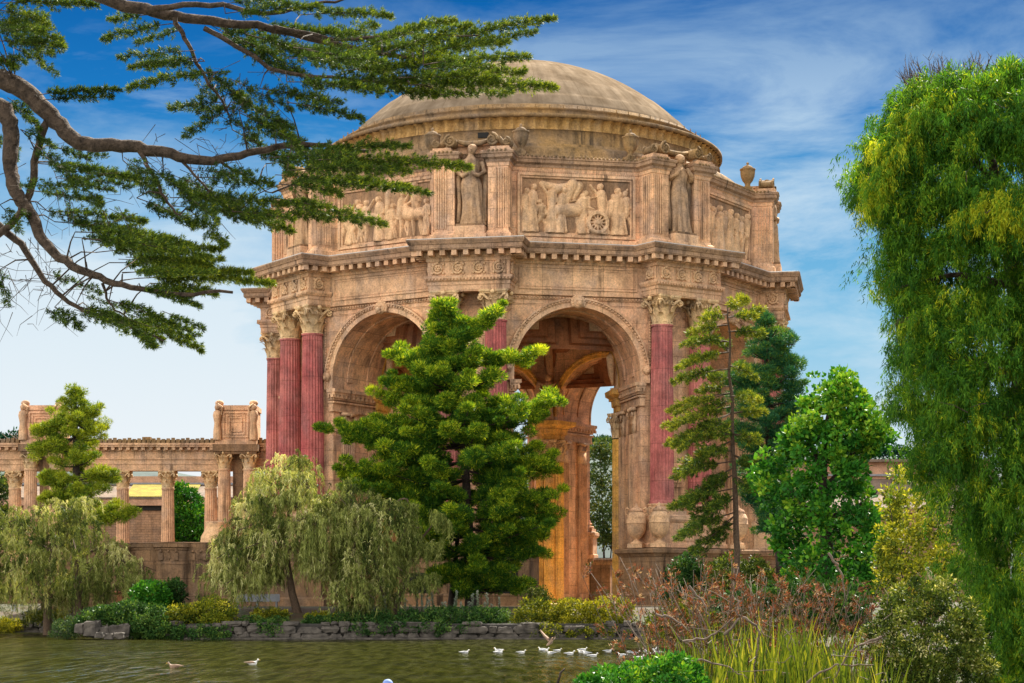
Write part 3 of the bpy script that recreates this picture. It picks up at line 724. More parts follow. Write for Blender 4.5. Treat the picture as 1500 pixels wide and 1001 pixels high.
# relief panels: figures modelled as raised ground
def capsule(X, Z, x0, z0, x1, z1, r0, r1):
    dx, dz = x1 - x0, z1 - z0; t = np.clip(((X - x0) * dx + (Z - z0) * dz) / (dx * dx + dz * dz + 1e-9), 0, 1)
    d = np.hypot(X - x0 - t * dx, Z - z0 - t * dz); r = r0 + (r1 - r0) * t
    return np.sqrt(np.clip(1 - (d / r) ** 2, 0, None)) * r
def relief(seed, w=9.4, h=4.5):
    rg = random.Random(seed); nx, nz = 190, 92
    X, Z = np.meshgrid(np.linspace(-w / 2, w / 2, nx), np.linspace(0, h, nz)); H = np.zeros_like(X)
    def put(*a, k=1.0, lift=0.0):
        nonlocal H
        c = capsule(X, Z, *a); H = np.maximum(H, np.where(c > 0, c * k + lift, 0))
    def figure(x, s, face, robe, armup, lean=0.0):
        hip = (x + lean * .5, 1.95 * s); sh = (x + lean, 3.0 * s); hd = (x + lean + .12 * face, 3.52 * s)
        if robe:
            put(x - .1, .15, hip[0], hip[1], .52 * s, .36 * s)
            for q in range(4):
                o = -.36 + q * .24; put(x + o * 1.25, .12, hip[0] + o * .5, hip[1], .10, .07, lift=.30)
        else:
            put(hip[0] - .1, hip[1], x - .42 * face, 1.05 * s, .24, .18); put(x - .42 * face, 1.05 * s, x - .62 * face - .1, .15, .17, .11)
            put(hip[0] + .1, hip[1], x + .40 * face, 1.1 * s, .25, .18, lift=.1); put(x + .40 * face, 1.1 * s, x + .3 * face, .15, .17, .11, lift=.1)
        put(*hip, *sh, .33 * s, .40 * s, lift=.06); put(sh[0] - .22, sh[1] - .05, sh[0] + .22, sh[1] - .05, .24, .24, lift=.1)
        put(*hd, hd[0] + .02, hd[1] + .08, .23 * s, .25 * s, lift=.18); put(sh[0], sh[1], hd[0], hd[1], .13, .13)
        for sd in (-1, 1):
            if armup and sd == face: el = (sh[0] + .55 * sd, sh[1] + .25); ha = (sh[0] + .95 * sd, sh[1] + .75)
            else: el = (sh[0] + .42 * sd, sh[1] - .6); ha = (sh[0] + .42 * sd + .45 * face, sh[1] - .75)
            put(sh[0] + .3 * sd, sh[1] - .05, *el, .15, .12, lift=.16); put(*el, *ha, .12, .09, lift=.18)
    def horse(x, f):
        put(x - .9 * f, 1.9, x + .6 * f, 2.0, .55, .6); put(x + .6 * f, 2.1, x + 1.2 * f, 3.1, .42, .26); put(x + 1.15 * f, 3.2, x + 1.65 * f, 2.85, .25, .14, lift=.1)
        for dx, kx in ((-1.1, -.2), (-.75, .25), (.5, .5), (.75, -.1)):
            put(x + dx * f, 1.7, x + (dx + kx) * f, .95, .24, .15); put(x + (dx + kx) * f, .95, x + (dx + kx * .4) * f, .15, .13, .09)
        put(x - 1.4 * f, 2.0, x - 1.7 * f, 1.0, .16, .1)
    def wheel(x, z, r):
        nonlocal H
        d = np.hypot(X - x, Z - z); H = np.maximum(H, np.where(d < r, .06, H)); H = np.where(d < r - .1, .05, H); H = np.maximum(H, np.where(abs(d - r) < .15, .66, 0)); H = np.maximum(H, np.where(d < .2, .7, 0))
        for q in range(6):
            a = q * pi / 6; put(x - r * cos(a), z - r * sin(a), x + r * cos(a), z + r * sin(a), .09, .09, lift=.45)
    if seed == 1:                                         # procession with a chariot
        figure(-4.35, .95, 1, True, False); figure(-3.75, 1.05, 1, True, False); figure(-3.0, .72, -1, False, False); figure(-2.1, 1.08, -1, True, True)
        put(-2.9, 4.05, -1.7, 3.7, .3, .45); put(-1.6, 3.7, -.6, 4.1, .42, .2)
        put(-.9, 2.6, -.3, 4.1, .3, .5); put(-.2, 3.0, .25, 4.0, .22, .4); figure(-1.35, 1.0, 1, True, False, .2); horse(-.6, 1); figure(.55, .95, 1, True, False, .1)
        put(1.2, 1.7, 2.5, 1.75, .35, .4); put(1.1, 1.8, 1.0, 3.0, .2, .25); figure(2.3, 1.12, -1, True, True, -.15)
        put(-.5, 2.7, 2.0, 3.2, .05, .05, lift=.2); figure(2.85, .9, 1, False, False, .2); figure(3.45, 1.04, 1, True, True); figure(3.85, .95, -1, True, False); figure(4.3, .98, -1, False, True); wheel(1.75, .95, .80)
    elif seed == 2:
        figure(-4.3, .9, 1, False, True); figure(-3.75, .75, 1, True, False); figure(-2.5, .95, 1, False, True, .3); figure(-.7, 1.0, -1, True, False); figure(.6, .8, 1, True, False); figure(-3.2, 1.0, -1, False, False, .3); horse(-1.6, -1); put(.1, .2, .1, 4.2, .3, .26)
        figure(1.2, 1.05, 1, False, True, .5); horse(2.9, -1); figure(3.2, 1.2, -1, False, False, -.1); figure(4.3, .8, -1, True, False)
    else:
        x = -4.1
        while x < 4.3:
            k = rg.random(); figure(x, rg.uniform(.85, 1.12), rg.choice((-1, 1)), k < .45, k > .6, rg.uniform(-.3, .3)); x += rg.uniform(.55, .95)
    rs = np.random.RandomState(seed)
    H = np.minimum(H, .85) * .72 + rs.rand(*H.shape) * .012
    V = np.stack([X.ravel(), -(AT_A - .06 + H.ravel() * 1.6), 32.95 + Z.ravel()], 1)
    F = [(j * nx + i, j * nx + i + 1, (j + 1) * nx + i + 1, (j + 1) * nx + i) for j in range(nz - 1) for i in range(nx - 1)]
    m = MB(); m.add(V, F, True); return m.mesh('relief_panel', STONE_CARVED)
m_ = MB(); m_.box(-4.82, 4.82, -(AT_A + .05), -AT_A, 32.85, 37.5); RB_ME = m_.mesh('relief_ground', STONE_RELIEF_SHADE)
REL = [relief(1), relief(2), relief(3)]
m = MB(); w, z0, z1 = 5.0, 32.72, 37.75
for d, ww, a0, a1, th in ((.30, w + .05, z0 - .1, z1 + .12, .22), (.18, w - .22, z0 + .12, z1 - .12, .16)):
    n0 = AT_A
    pbox(m, n0, n0 + d, -ww, ww, a1 - th, a1); pbox(m, n0, n0 + d, -ww, ww, a0, a0 + th)
    pbox(m, n0, n0 + d, -ww, -ww + th, a0 + th, a1 - th); pbox(m, n0, n0 + d, ww - th, ww, a0 + th, a1 - th)
for i in range(60): pbox(m, AT_A + .1, AT_A + .24, -4.9 + i * .166, -4.82 + i * .166, 37.86, 38.0)
RF_ME = m.mesh('panel_frame', STONE_TRIM)
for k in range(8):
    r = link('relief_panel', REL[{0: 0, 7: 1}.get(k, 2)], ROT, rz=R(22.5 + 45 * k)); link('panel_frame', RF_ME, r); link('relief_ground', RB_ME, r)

# --- roof steps, drum and dome
m = MB()
m.lathe([(21.3, 39.35), (20.6, 39.5), (20.55, 39.9), (20.4, 40.25), (20.05, 40.5), (19.5, 40.62), (19.2, 40.66), (19.1, 40.95), (18.6, 41.05), (18.45, 41.12), (18.4, 42.2), (18.55, 42.28)], 128, caps=False)
m.build('roof_step', ROOF_EDGE, ROT)
m = MB()
m.lathe([(18.55, 42.28), (18.45, 42.36), (18.25, 42.42), (18.22, 42.8), (18.3, 43.1), (18.55, 43.32)], 600, smooth=False, caps=False,
        rfun=lambda r, a, z: r * (1 - .008 * (1 + cos(a * 120))))
m.build('fluted_band', STONE_DRUM, ROT)
m = MB()
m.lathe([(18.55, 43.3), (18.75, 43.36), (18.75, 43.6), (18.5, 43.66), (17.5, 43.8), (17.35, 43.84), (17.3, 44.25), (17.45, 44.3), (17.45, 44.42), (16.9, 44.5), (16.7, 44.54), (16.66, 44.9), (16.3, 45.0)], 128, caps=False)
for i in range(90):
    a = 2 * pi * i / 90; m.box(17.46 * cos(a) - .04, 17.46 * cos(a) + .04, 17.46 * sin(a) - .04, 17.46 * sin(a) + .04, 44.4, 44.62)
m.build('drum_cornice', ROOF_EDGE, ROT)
m = MB(); RS, ZCN = 21.6, 31.0; pr = [(16.3, 44.95)]
for i in range(60):
    z = 45.1 + (52.58 - 45.1) * (i / 59); r = sqrt(max(0.02, RS ** 2 - (z - ZCN) ** 2)) - .12
    for zz in (46.2, 47.9, 50.6):
        if z > zz: r -= .09
    pr.append((r, z))
m.lathe(pr, 128); m.build('dome', DOME, ROT)
m = MB(); m.box(-.45, .45, -18.55, -18.3, 41.6, 42.05); 
m.build('roof_vent', DARK, ROT)

# --- inner dome with deep coffers
m = MB(); RI, ZI = 16.5, 22.0
def sp(az, el, rad): return (rad * cos(el) * cos(az), rad * cos(el) * sin(az), ZI + rad * sin(el))
rows = [R(7), R(21), R(35), R(48), R(60), R(70)]; NS = 16
for r_ in range(len(rows) - 1):
    for k in range(NS):
        a0, a1 = 2 * pi * k / NS, 2 * pi * (k + 1) / NS; e0, e1 = rows[r_], rows[r_ + 1]
        rings = []
        for ins, rad in ((0, RI), (.09, RI), (.11, RI + .45), (.20, RI + .45), (.22, RI + .8), (.31, RI + .8), (.33, RI + 1.05)):
            u0, u1 = a0 + (a1 - a0) * ins, a1 - (a1 - a0) * ins; v0, v1 = e0 + (e1 - e0) * ins, e1 - (e1 - e0) * ins
            um, vm = (u0 + u1) / 2, (v0 + v1) / 2; pts = []
            for (u, v) in ((u0, v0), (um, v0), (u1, v0), (u1, vm), (u1, v1), (um, v1), (u0, v1), (u0, vm)): pts.append(sp(u, v, rad))
            rings.append(pts)
        V = [p for q in rings for p in q]; F = []
        for q in range(len(rings) - 1):
            for i in range(8): j = (i + 1) % 8; F.append((q * 8 + i, q * 8 + j, (q + 1) * 8 + j, (q + 1) * 8 + i))
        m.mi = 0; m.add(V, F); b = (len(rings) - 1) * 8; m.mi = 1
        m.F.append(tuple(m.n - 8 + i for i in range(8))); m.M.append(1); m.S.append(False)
m.mi = 0; m.lathe([(RI * cos(R(70)), ZI + RI * sin(R(70))), (.02, ZI + RI)], 24, caps=False)
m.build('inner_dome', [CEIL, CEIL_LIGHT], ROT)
m = MB()                                                # thick moulded ribs rising from the inner piers
for k in range(8):
    az = R(45 * k) - pi / 2
    pts = [sp(az, e, RI - .15) for e in np.linspace(R(8), R(62), 12)]; m.tube(pts, .42, 6)
for e in (R(34), R(62)):
    pts = [sp(2 * pi * i / 64, e, RI - .1) for i in range(65)]; m.tube(pts, .40, 6, cap=False)
m.build('ceiling_ribs', STONE_TRIM, ROT)
# inner pier: clustered pilaster, capital, and the winged figure above it
m = MB()
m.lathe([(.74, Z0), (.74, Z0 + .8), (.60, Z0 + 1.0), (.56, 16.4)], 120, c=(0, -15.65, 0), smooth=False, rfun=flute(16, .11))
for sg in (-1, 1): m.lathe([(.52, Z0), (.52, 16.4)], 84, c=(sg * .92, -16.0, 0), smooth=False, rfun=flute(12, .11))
IP_ME = m.mesh('inner_pilaster', STONE_GLOW)
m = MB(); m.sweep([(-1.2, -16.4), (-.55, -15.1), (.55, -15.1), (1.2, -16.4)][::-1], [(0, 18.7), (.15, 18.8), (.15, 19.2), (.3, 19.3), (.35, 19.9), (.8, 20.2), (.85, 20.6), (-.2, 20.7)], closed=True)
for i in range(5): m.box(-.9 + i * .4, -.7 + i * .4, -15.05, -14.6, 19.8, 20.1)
IE_ME = m.mesh('inner_cornice', STONE_GLOW)
m = MB()
for z, rr in ((0, 0),): pass
prof = [(.55, 20.7), (.42, 21.4), (.42, 22.6), (.5, 23.4), (.6, 24.0), (.45, 24.5), (.16, 24.65)]
m.lathe(prof, 14, c=(0, -15.0, 0), rfun=lambda r, a, z: r * (1 + .08 * cos(a * 7))); m.ball((0, -14.85, 24.95), .34, 10, 8, (1, 1, 1.15))
for sg in (-1, 1):
    m.tube([(sg * .4, -14.95, 24.2), (sg * .95, -15.1, 24.6), (sg * 1.2, -15.2, 23.6), (sg * 1.1, -15.2, 22.2), (sg * .9, -15.2, 21.2)], [.2, .3, .34, .26, .1], 8)
m.box(-.8, .8, -15.9, -14.7, 20.65, 21.0)
ANG_ME = m.mesh('winged_herm', STONE_CARVED)
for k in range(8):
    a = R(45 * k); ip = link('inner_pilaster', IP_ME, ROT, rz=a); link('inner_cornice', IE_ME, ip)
    link('inner_capital', CAP_ME, ip, (0, -15.65, 16.4), 0, (.74, .74, 1.0))
    for sg in (-1, 1): link('inner_capital', CAP_ME, ip, (sg * 1.02, -16.0, 16.6), 0, (.55, .55, .9))
    link('winged_herm', ANG_ME, ip)

# --- podium in front of each pier
m = MB(); hw = 5.4; pl = [(-hw, -22.0), (-hw, -26.6), (hw, -26.6), (hw, -22.0)]
m.sweep(pl, [(.2, Z0 - .6), (.2, 2.9), (.05, 3.0), (0, 3.1), (0, 6.0), (.06, 6.05), (.18, 6.25), (.32, 6.35), (.32, 6.6), (.2, 6.7), (-2.4, 6.78)])
m.add([pf(22.0, -hw, 6.775), pf(26.6, -hw, 6.775), pf(26.6, hw, 6.775), pf(22.0, hw, 6.775)], [(0, 3, 2, 1)])
m.add([pf(22.0, -hw, 1.5), pf(22.0, hw, 1.5), pf(22.0, hw, 6.7), pf(22.0, -hw, 6.7)], [(0, 1, 2, 3)])
for s in (-5.0, -2.3, 0.0, 2.3, 5.0): pbox(m, 26.6, 26.72, s - .38, s + .38, 3.1, 6.0)
for s in (-3.65, 3.65):
    pbox(m, 26.6, 26.66, s - .75, s + .75, 5.05, 5.75)
POD_ME = m.mesh('podium', STONE_DARK)
m = MB(); s = 0; pbox(m, 26.55, 26.63, s - .8, s + .8, Z0, 4.7)
DOOR_ME = m.mesh('doorway', DARK)
m = MB()
for s in (0,):
    for q in range(6): pbox(m, 26.64, 26.68, s - .78 + q * .3, s - .73 + q * .3, Z0, 4.68)
    pbox(m, 26.64, 26.70, s - .8, s + .8, 3.4, 3.48)
GRI_ME = m.mesh('iron_grille', GRILLE)
for k in range(8):
    p = link('podium', POD_ME, ROT, rz=R(45 * k)); 
    for s in (-3.65, 3.65): d = link('doorway', DOOR_ME, p, (s, 0, 0)); link('iron_grille', GRI_ME, d)

# --- urns and statues (things that stand on the building)
def local(k, n, s, z):
    a = R(45 * k) - TH; return (CX + n * sin(a) + s * cos(a), CY - n * cos(a) + s * sin(a), z)
def podium_urn():
    root = empty('urn')
    m = MB(); m.box(-.62, .62, -.62, .62, 0, .35)
    m.lathe([(.5, .35), (.52, .45), (.28, .55), (.21, .68), (.26, .76), (.52, .95), (.72, 1.3), (.82, 1.7), (.84, 2.0)], 28, rfun=lambda r, a, z: r * (1 + .018 * cos(a * 14)), caps=False)
    m.lathe([(.84, 2.0), (.87, 2.03), (.87, 2.1), (.83, 2.12), (.82, 2.5), (.82, 2.52), (.82, 2.58), (.78, 2.62), (.66, 2.9), (.5, 3.0), (.56, 3.06)], 28)
    m.build('body', STONE_CARVED, root)
    m = MB(); m.lathe([(.58, 3.05), (.58, 3.15), (.42, 3.3), (.2, 3.42), (.12, 3.5), (.14, 3.58), (.04, 3.72)], 24); m.build('lid', STONE_TRIM, root)
    for sg in (-1, 1):
        m = MB(); m.tube([(sg * .7, 0, 2.7), (sg * .92, 0, 2.85), (sg * .92, 0, 3.2), (sg * .78, 0, 3.35), (sg * .6, 0, 3.2)], .075, 6); m.build('handle', STONE_CARVED, root)
    return root
U = podium_urn(); first = [True]
URN_LABELS = {(1, -5.7): 'tall lidded stone urn left of the red column, nearest the dark arch jamb', (1, -3.6): 'lidded fluted stone urn on podium directly below the red column right of the arch',
              (1, 3.6): 'stone urn on podium just right of the tall thin conifer trunk', (1, 5.7): 'stone urn on podium beside the round leafy green tree',
              (4, -5.5): 'golden lit urn on the inner terrace seen through the open arch'}
def put_urn(loc, rz, label):
    o = U if first[0] else copy_tree(U); first[0] = False
    o.location = loc; o.rotation_euler = (0, 0, rz); tag(o, label, 'urn', 'lidded stone urns on the podium'); return o
for (k, s), lb in URN_LABELS.items():
    if k == 4: continue
    n = 23.1 if abs(s) > 5 else 25.8; s = (4.5 if abs(s) > 5 else 4.25) * (1 if s > 0 else -1)
    put_urn(local(k, n, s, 6.78), R(45 * k) - TH + .2 * s, lb)
# roof urns
root = empty('roof_urn'); m = MB()
m.box(-.55, .55, -.55, .55, 0, .5)
m.lathe([(.42, .5), (.42, .6), (.28, .75), (.3, .95), (.55, 1.3), (.72, 1.75), (.78, 2.2), (.78, 2.5), (.84, 2.54), (.84, 2.66), (.6, 2.7)], 26, rfun=lambda r, a, z: r * (1 + .02 * cos(a * 13)))
m.build('body', ROOF_EDGE, root)
m = MB(); m.lathe([(.62, 2.66), (.6, 2.8), (.4, 3.0), (.16, 3.1), (.1, 3.2), (.17, 3.33), (.02, 3.48)], 20); m.build('lid', ROOF_EDGE, root)
RL = [((0, 3.75), 'roof urn beside the right volute of the middle statue'), ((0, -3.75), 'roof urn half hidden behind the left volute of the middle statue'),
      ((1, -3.75), 'roof urn above the chariot relief, left of the right statue'), ((2, -3.75), 'roof urn standing against the sky at the far right of the attic'),
      ((7, 3.75), 'roof urn on the attic behind the cypress branches')]
for i, ((k, s), lb) in enumerate(RL):
    o = root if i == 0 else copy_tree(root)
    o.scale = (.84, .84, .78); o.location = local(k, 21.35, s, 39.22); o.rotation_euler = (0, 0, R(45 * k) - TH); tag(o, lb, 'urn', 'urns on the attic roof')

def robed_statue(seed, arms):
    rg = random.Random(seed); m = MB(); H = 6.9
    prof = [(0, 1.02, .80), (.25, .98, .76), (1.0, .88, .68), (2.0, .80, .62), (3.0, .86, .64), (3.55, .84, .62), (4.1, .66, .50), (4.6, .72, .54), (5.1, .84, .56), (5.5, .80, .5), (5.75, .42, .36), (5.95, .24, .26), (6.15, .24, .26)]
    n = 56; V = []; F = []; zs = np.linspace(0, 6.15, 44)
    Z_, X_, Y_ = zip(*prof)
    for z in zs:
        rx, ry = np.interp(z, Z_, X_), np.interp(z, Z_, Y_); fold = .10 * max(0, 1 - z / 4.4) + .015
        sway = .10 * sin(z * .75 + seed)
        for i in range(n):
            a = 2 * pi * i / n; f = 1 + fold * (sin(a * 9 + seed + .25 * z) + .5 * sin(a * 17 + seed * 2))
            knee = .16 * math.exp(-((z - 1.9) / .7) ** 2) * math.exp(-((a - 4.9 + .5 * (seed % 2)) / .35) ** 2)
            V.append((sway + (rx * f + knee) * cos(a), (ry * f + knee) * sin(a), z))
    for k in range(len(zs) - 1):
        for i in range(n):
            j = (i + 1) % n; F.append((k * n + i, k * n + j, (k + 1) * n + j, (k + 1) * n + i))
    m.add(V, F, True)
    m.ball((.05, -.08, 6.48), .40, 14, 10, (.86, .95, 1.12)); m.ball((.05, -.46, 6.42), .08, 6, 4); m.ball((.05, .06, 6.62), .42, 12, 8, (1.0, 1.0, .85))
    m.ball((.05, -.43, 6.26), .07, 6, 4, (1.6, .6, .6))
    for sg in (-1, 1): m.ball((.05 + sg * .14, -.38, 6.52), .07, 6, 4)
    for sg in (-1, 1):
        sh = np.array([sg * .82, 0, 5.35])
        if arms == 0: pts = [sh, (sg * 1.12, -.1, 4.5), (sg * .62, -.55, 4.15), (sg * .2, -.66, 4.35)]
        else: pts = [sh, (sg * 1.1, -.25, 4.7), (sg * .75, -.62, 5.1), (sg * .3, -.6, 5.65)]
        m.tube(pts, [.26, .24, .19, .13], 9)
        m.tube([sh + (0, .1, .1), (sg * 1.15, .2, 4.0), (sg * 1.05, .15, 2.0), (sg * 1.12, .1, .3)], [.2, .24, .18, .22], 8)   # hanging mantle
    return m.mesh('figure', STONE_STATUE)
ST = [robed_statue(1, 0), robed_statue(2, 1)]
SL = {0: 'carved robed woman statue in the attic niche directly below two volutes, near picture middle', 1: 'carved robed statue with raised hand in the attic niche right of the chariot relief',
      2: 'robed statue in profile on the far right attic corner against the sky', 7: 'robed statue in the left attic niche behind the cypress branches'}
for k, lb in SL.items():
    e = empty('statue', local(k, 23.3, 0, 33.1), R(45 * k) - TH); tag(e, lb, 'statue', 'robed statues in the attic niches'); e.scale = (1, 1, .96)
    link('figure', ST[k % 2], e, (0, .05, .18)); m = MB(); m.box(-1.15, 1.15, -.85, .85, 0, .2); m.build('plinth', STONE_DARK, e)
# ------------------------------------------------------------------ ground, water, banks
def sst(a, b, x):
    t = min(1, max(0, (x - a) / (b - a))); return t * t * (3 - 2 * t)
def shoreY(x): return 126.0 + 24 * sst(-20, -36, x) if x < -20 else 126.0
shoreY = lambda x: 126.0 + 22.0 * sst(21, 37, -x)
def gz(x, y):
    """terrain height"""
    d = y - shoreY(x)
    far = -1.0 + 1.95 * sst(.15, .6, d) + 1.05 * sst(.5, 8, d)
    e = x - .0785 * y - .3
    near = -1.0 + (2.0 + .3 * sst(40, 5, y)) * sst(-.6, 1.6, e) if y > 9 else 1.35 - 2.35 * sst(4, 9, y) * sst(1.6, -.6, e)
    return max(far, near)
xs = sorted(set([-3000, -1500, -700, -300, -150, -100] + list(np.arange(-70, 72, 1.4)) + [100, 150, 300, 700, 1500, 3000]))
V = []; F = []; NY = 0
for x in xs:
    sy = shoreY(x)
    ys = [-60, -30] + list(np.arange(-8, sy - 1.0, 3.0)[:40]); ys = ys[:2] + list(np.linspace(-8, sy - 1.2, 42)) + [sy - .3, sy + .15, sy + .3, sy + .45, sy + .6, sy + 1.5, sy + 3, sy + 5, sy + 7, sy + 9, sy + 14, 175, 190, 210, 260, 400, 800, 1800, 4000]
    NY = len(ys)
    for y in ys: V.append((x, y, gz(x, y) if y < 3000 else 2.0))
for i in range(len(xs) - 1):
    for j in range(NY - 1): F.append((i * NY + j, (i + 1) * NY + j, (i + 1) * NY + j + 1, i * NY + j + 1))
tag(MB().add(V, F, True).build('ground', GROUND), kind='structure')
m = MB(); m.add([(-500, -40, 0), (500, -40, 0), (500, 156, 0), (-500, 156, 0)], [(0, 1, 2, 3)])
tag(m.build('lagoon_water', WATER), kind='structure')
m = MB(); V = []; F = []
px_ = np.linspace(-90, 60, 60)
for x in px_:
    for d in (12.2, 15.2): V.append((x, shoreY(x) + d, 2.01))
F = [(2 * i, 2 * i + 2, 2 * i + 3, 2 * i + 1) for i in range(59)]
tag(m.add(V, F).build('path', PATH), kind='structure')
m = MB(); m.lathe([(29, 1.9), (29, 2.03), (.1, 2.04)], 64, c=(CX, CY, 0)); tag(m.build('pavement', PAVE), kind='structure')

# rough stone retaining wall along the far shore
def rough_stone(m, c, sx, sy, sz, rng):
    n, mm = 9, 6; V = []; F = []
    ph = rng.rand(6) * 6
    for k in range(mm + 1):
        for i in range(n):
            a = 2 * pi * i / n; e = -pi / 2 + pi * k / mm
            v = np.array([cos(e) * cos(a), cos(e) * sin(a), sin(e)]); v = np.sign(v) * np.abs(v) ** .55
            f = 1 + .09 * sin(3 * a + ph[0]) + .09 * sin(2 * e * 2 + ph[1]) + .08 * rng.randn()
            V.append((c[0] + v[0] * sx * f, c[1] + v[1] * sy * f, c[2] + v[2] * sz * f))
    for k in range(mm):
        for i in range(n):
            j = (i + 1) % n; F.append((k * n + i, k * n + j, (k + 1) * n + j, (k + 1) * n + i))
    m.add(V, F)
rng = np.random.RandomState(3)
m = MB()
for row, (z, h) in enumerate(((.18, .28), (.62, .26), (.98, .16))):
    x = -52.0
    while x < 24:
        w = rng.uniform(.26, .95) * (1 if row < 2 else .7)
        if not (row == 2 and rng.rand() < .35):
            y = shoreY(x + w); rough_stone(m, (x + w, y + .12 + rng.uniform(-.06, .08), z + rng.uniform(-.06, .06)), w * 1.02, .34, h * rng.uniform(.75, 1.2), rng)
        x += 2 * w + .03
wall = m.build('stones', ROCK)
e = empty('shore_wall', (0, 0, 0)); tag(e, 'low rough stone wall along the far edge of the lagoon', 'wall'); wall.parent = e
m = MB(); V = []; F = []
for x in np.linspace(-54, 26, 80):
    y = shoreY(x); V += [(x, y + .22, -.8), (x, y + .22, .98), (x, y + .7, 1.02)]
F = [(3 * i + q, 3 * i + 3 + q, 3 * i + 4 + q, 3 * i + 1 + q) for i in range(79) for q in range(2)]
m.add(V, F); m.build('mortar', MORTAR, e)
m = MB(); V = []; F = []                                   # pale ledge at the water line
for x in np.linspace(-54, 26, 160):
    y = shoreY(x); V += [(x, y - .42 + rng.uniform(-.05, .05), -.4), (x, y - .42 + rng.uniform(-.07, .07), .10), (x, y + .1, .14)]
F = [(3 * i + q, 3 * i + 3 + q, 3 * i + 4 + q, 3 * i + 1 + q) for i in range(159) for q in range(2)]
m.add(V, F); m.build('ledge', ROCK, e)
BL = [(118, 921, 14, 10, 'dark grey boulder at the left end of the shoreline rock pile'), (136, 922, 22, 16, 'largest grey boulder of the rock pile at the lagoon edge'), (153, 925, 14, 9, 'reddish topped boulder in the middle of the rock pile'),
      (168, 923, 13, 9, 'rounded boulder beside the reddish one at the water'), (182, 922, 15, 11, 'big rounded boulder at the right end of the rock pile'),
      (146, 931, 12, 6, 'low pale boulder at the waterline, leftmost of the pale ones'), (160, 933, 11, 6, 'low pale boulder in the water between two others'), (175, 931, 13, 6, 'low pale boulder at the waterline near the ivy bank')]
for px, py, w, h, lb in BL:
    Y = 125.4 if py < 928 else 124.4; c = P(px, py, Y); s = Y / F_PX; m = MB(); rough_stone(m, (0, 0, 0), w * s * .62, w * s * .5, h * s * .75, rng)
    o = m.build('boulder', ROCK, None, (c[0], c[1], max(.05, c[2]))); tag(o, lb, 'boulder', 'boulders at the lagoon edge')

# ------------------------------------------------------------------ colonnade on the left
YC = 198.0; q = YC / F_PX
X_ = lambda px: (px - 750) * q
Z_ = lambda py: CZ + (HOR - py) * q
COLN = empty('colonnade', (X_(200), YC, 2)); tag(COLN, 'long tan colonnade with fluted Corinthian columns and box piers, left of the rotunda', 'colonnade')
def cpart(m, name, mat): m.xform(lambda v: np.asarray(v) - np.array([X_(200), YC, 2])); return m.build(name, mat, COLN)
m = MB()
x0, x1 = X_(-120), X_(392)
for z0, z1, d in ((15.7, 16.35, .75), (16.35, 16.85, .82), (16.85, 16.98, .95), (16.98, 17.7, .75), (17.7, 17.78, .9), (18.1, 18.3, 1.5), (18.3, 18.5, 1.6)): m.box(x0, x1, YC - d, YC + d, z0, z1)
m.box(x0, x1, YC - .9, YC + .9, 17.78, 18.1)
i = 0
while x0 + i * .78 < x1: m.box(x0 + i * .78, x0 + i * .78 + .36, YC - 1.4, YC - .88, 17.80, 18.08); i += 1
cpart(m, 'entablature', STONE_TRIM)
m = MB(); i = 0
while x0 + i * .5 < x1:
    m.box(x0 + i * .5, x0 + i * .5 + .34, YC - 1.5, YC - 1.2, 18.5, 18.92 + .06 * (i % 3)); i += 1
m.box(x0, x1, YC - 1.25, YC + 1.2, 18.5, 18.86); m.box(X_(210), X_(222), YC - .6, YC + .2, 18.86, 19.2)
cpart(m, 'parapet', ROOF_EDGE)
CS_ME = shaft_mesh('colonnade_shaft', STONE_TRIM, 9.6, .72, .61, 18, 5)
CS2_ME = shaft_mesh('box_shaft', STONE_TRIM, 10.8, .72, .62, 18, 5)
def ccol(px, y, me, hh, top):
    b = top - 1.7 - hh
    c = link('column', me, COLN, (X_(px) - X_(200), y - YC, b - 2)); link('capital', CAP_ME, c, (0, 0, hh), 0, (.70, .70, .74))
for px in (-42, 22, 180, 246, 309): ccol(px, YC, CS_ME, 9.6, 15.7)
for px in (70, 351):
    m = MB()
    for dx in (-1.28, 1.28):
        c_ = px + dx / q; ccol(c_, YC - 2.0, CS2_ME, 10.8, 17.55)
    m.box(X_(px) - 2.3, X_(px) + 2.3, YC - 3.1, YC - .8, 17.55, 18.25)
    m.box(X_(px) - 2.1, X_(px) + 2.1, YC - 2.9, YC - .8, 17.3, 17.55)
    m.box(X_(px) - .5, X_(px) + .5, YC - 1.4, YC - .8, 5, 17.3)
    cpart(m, 'box_cornice', STONE_DARK)
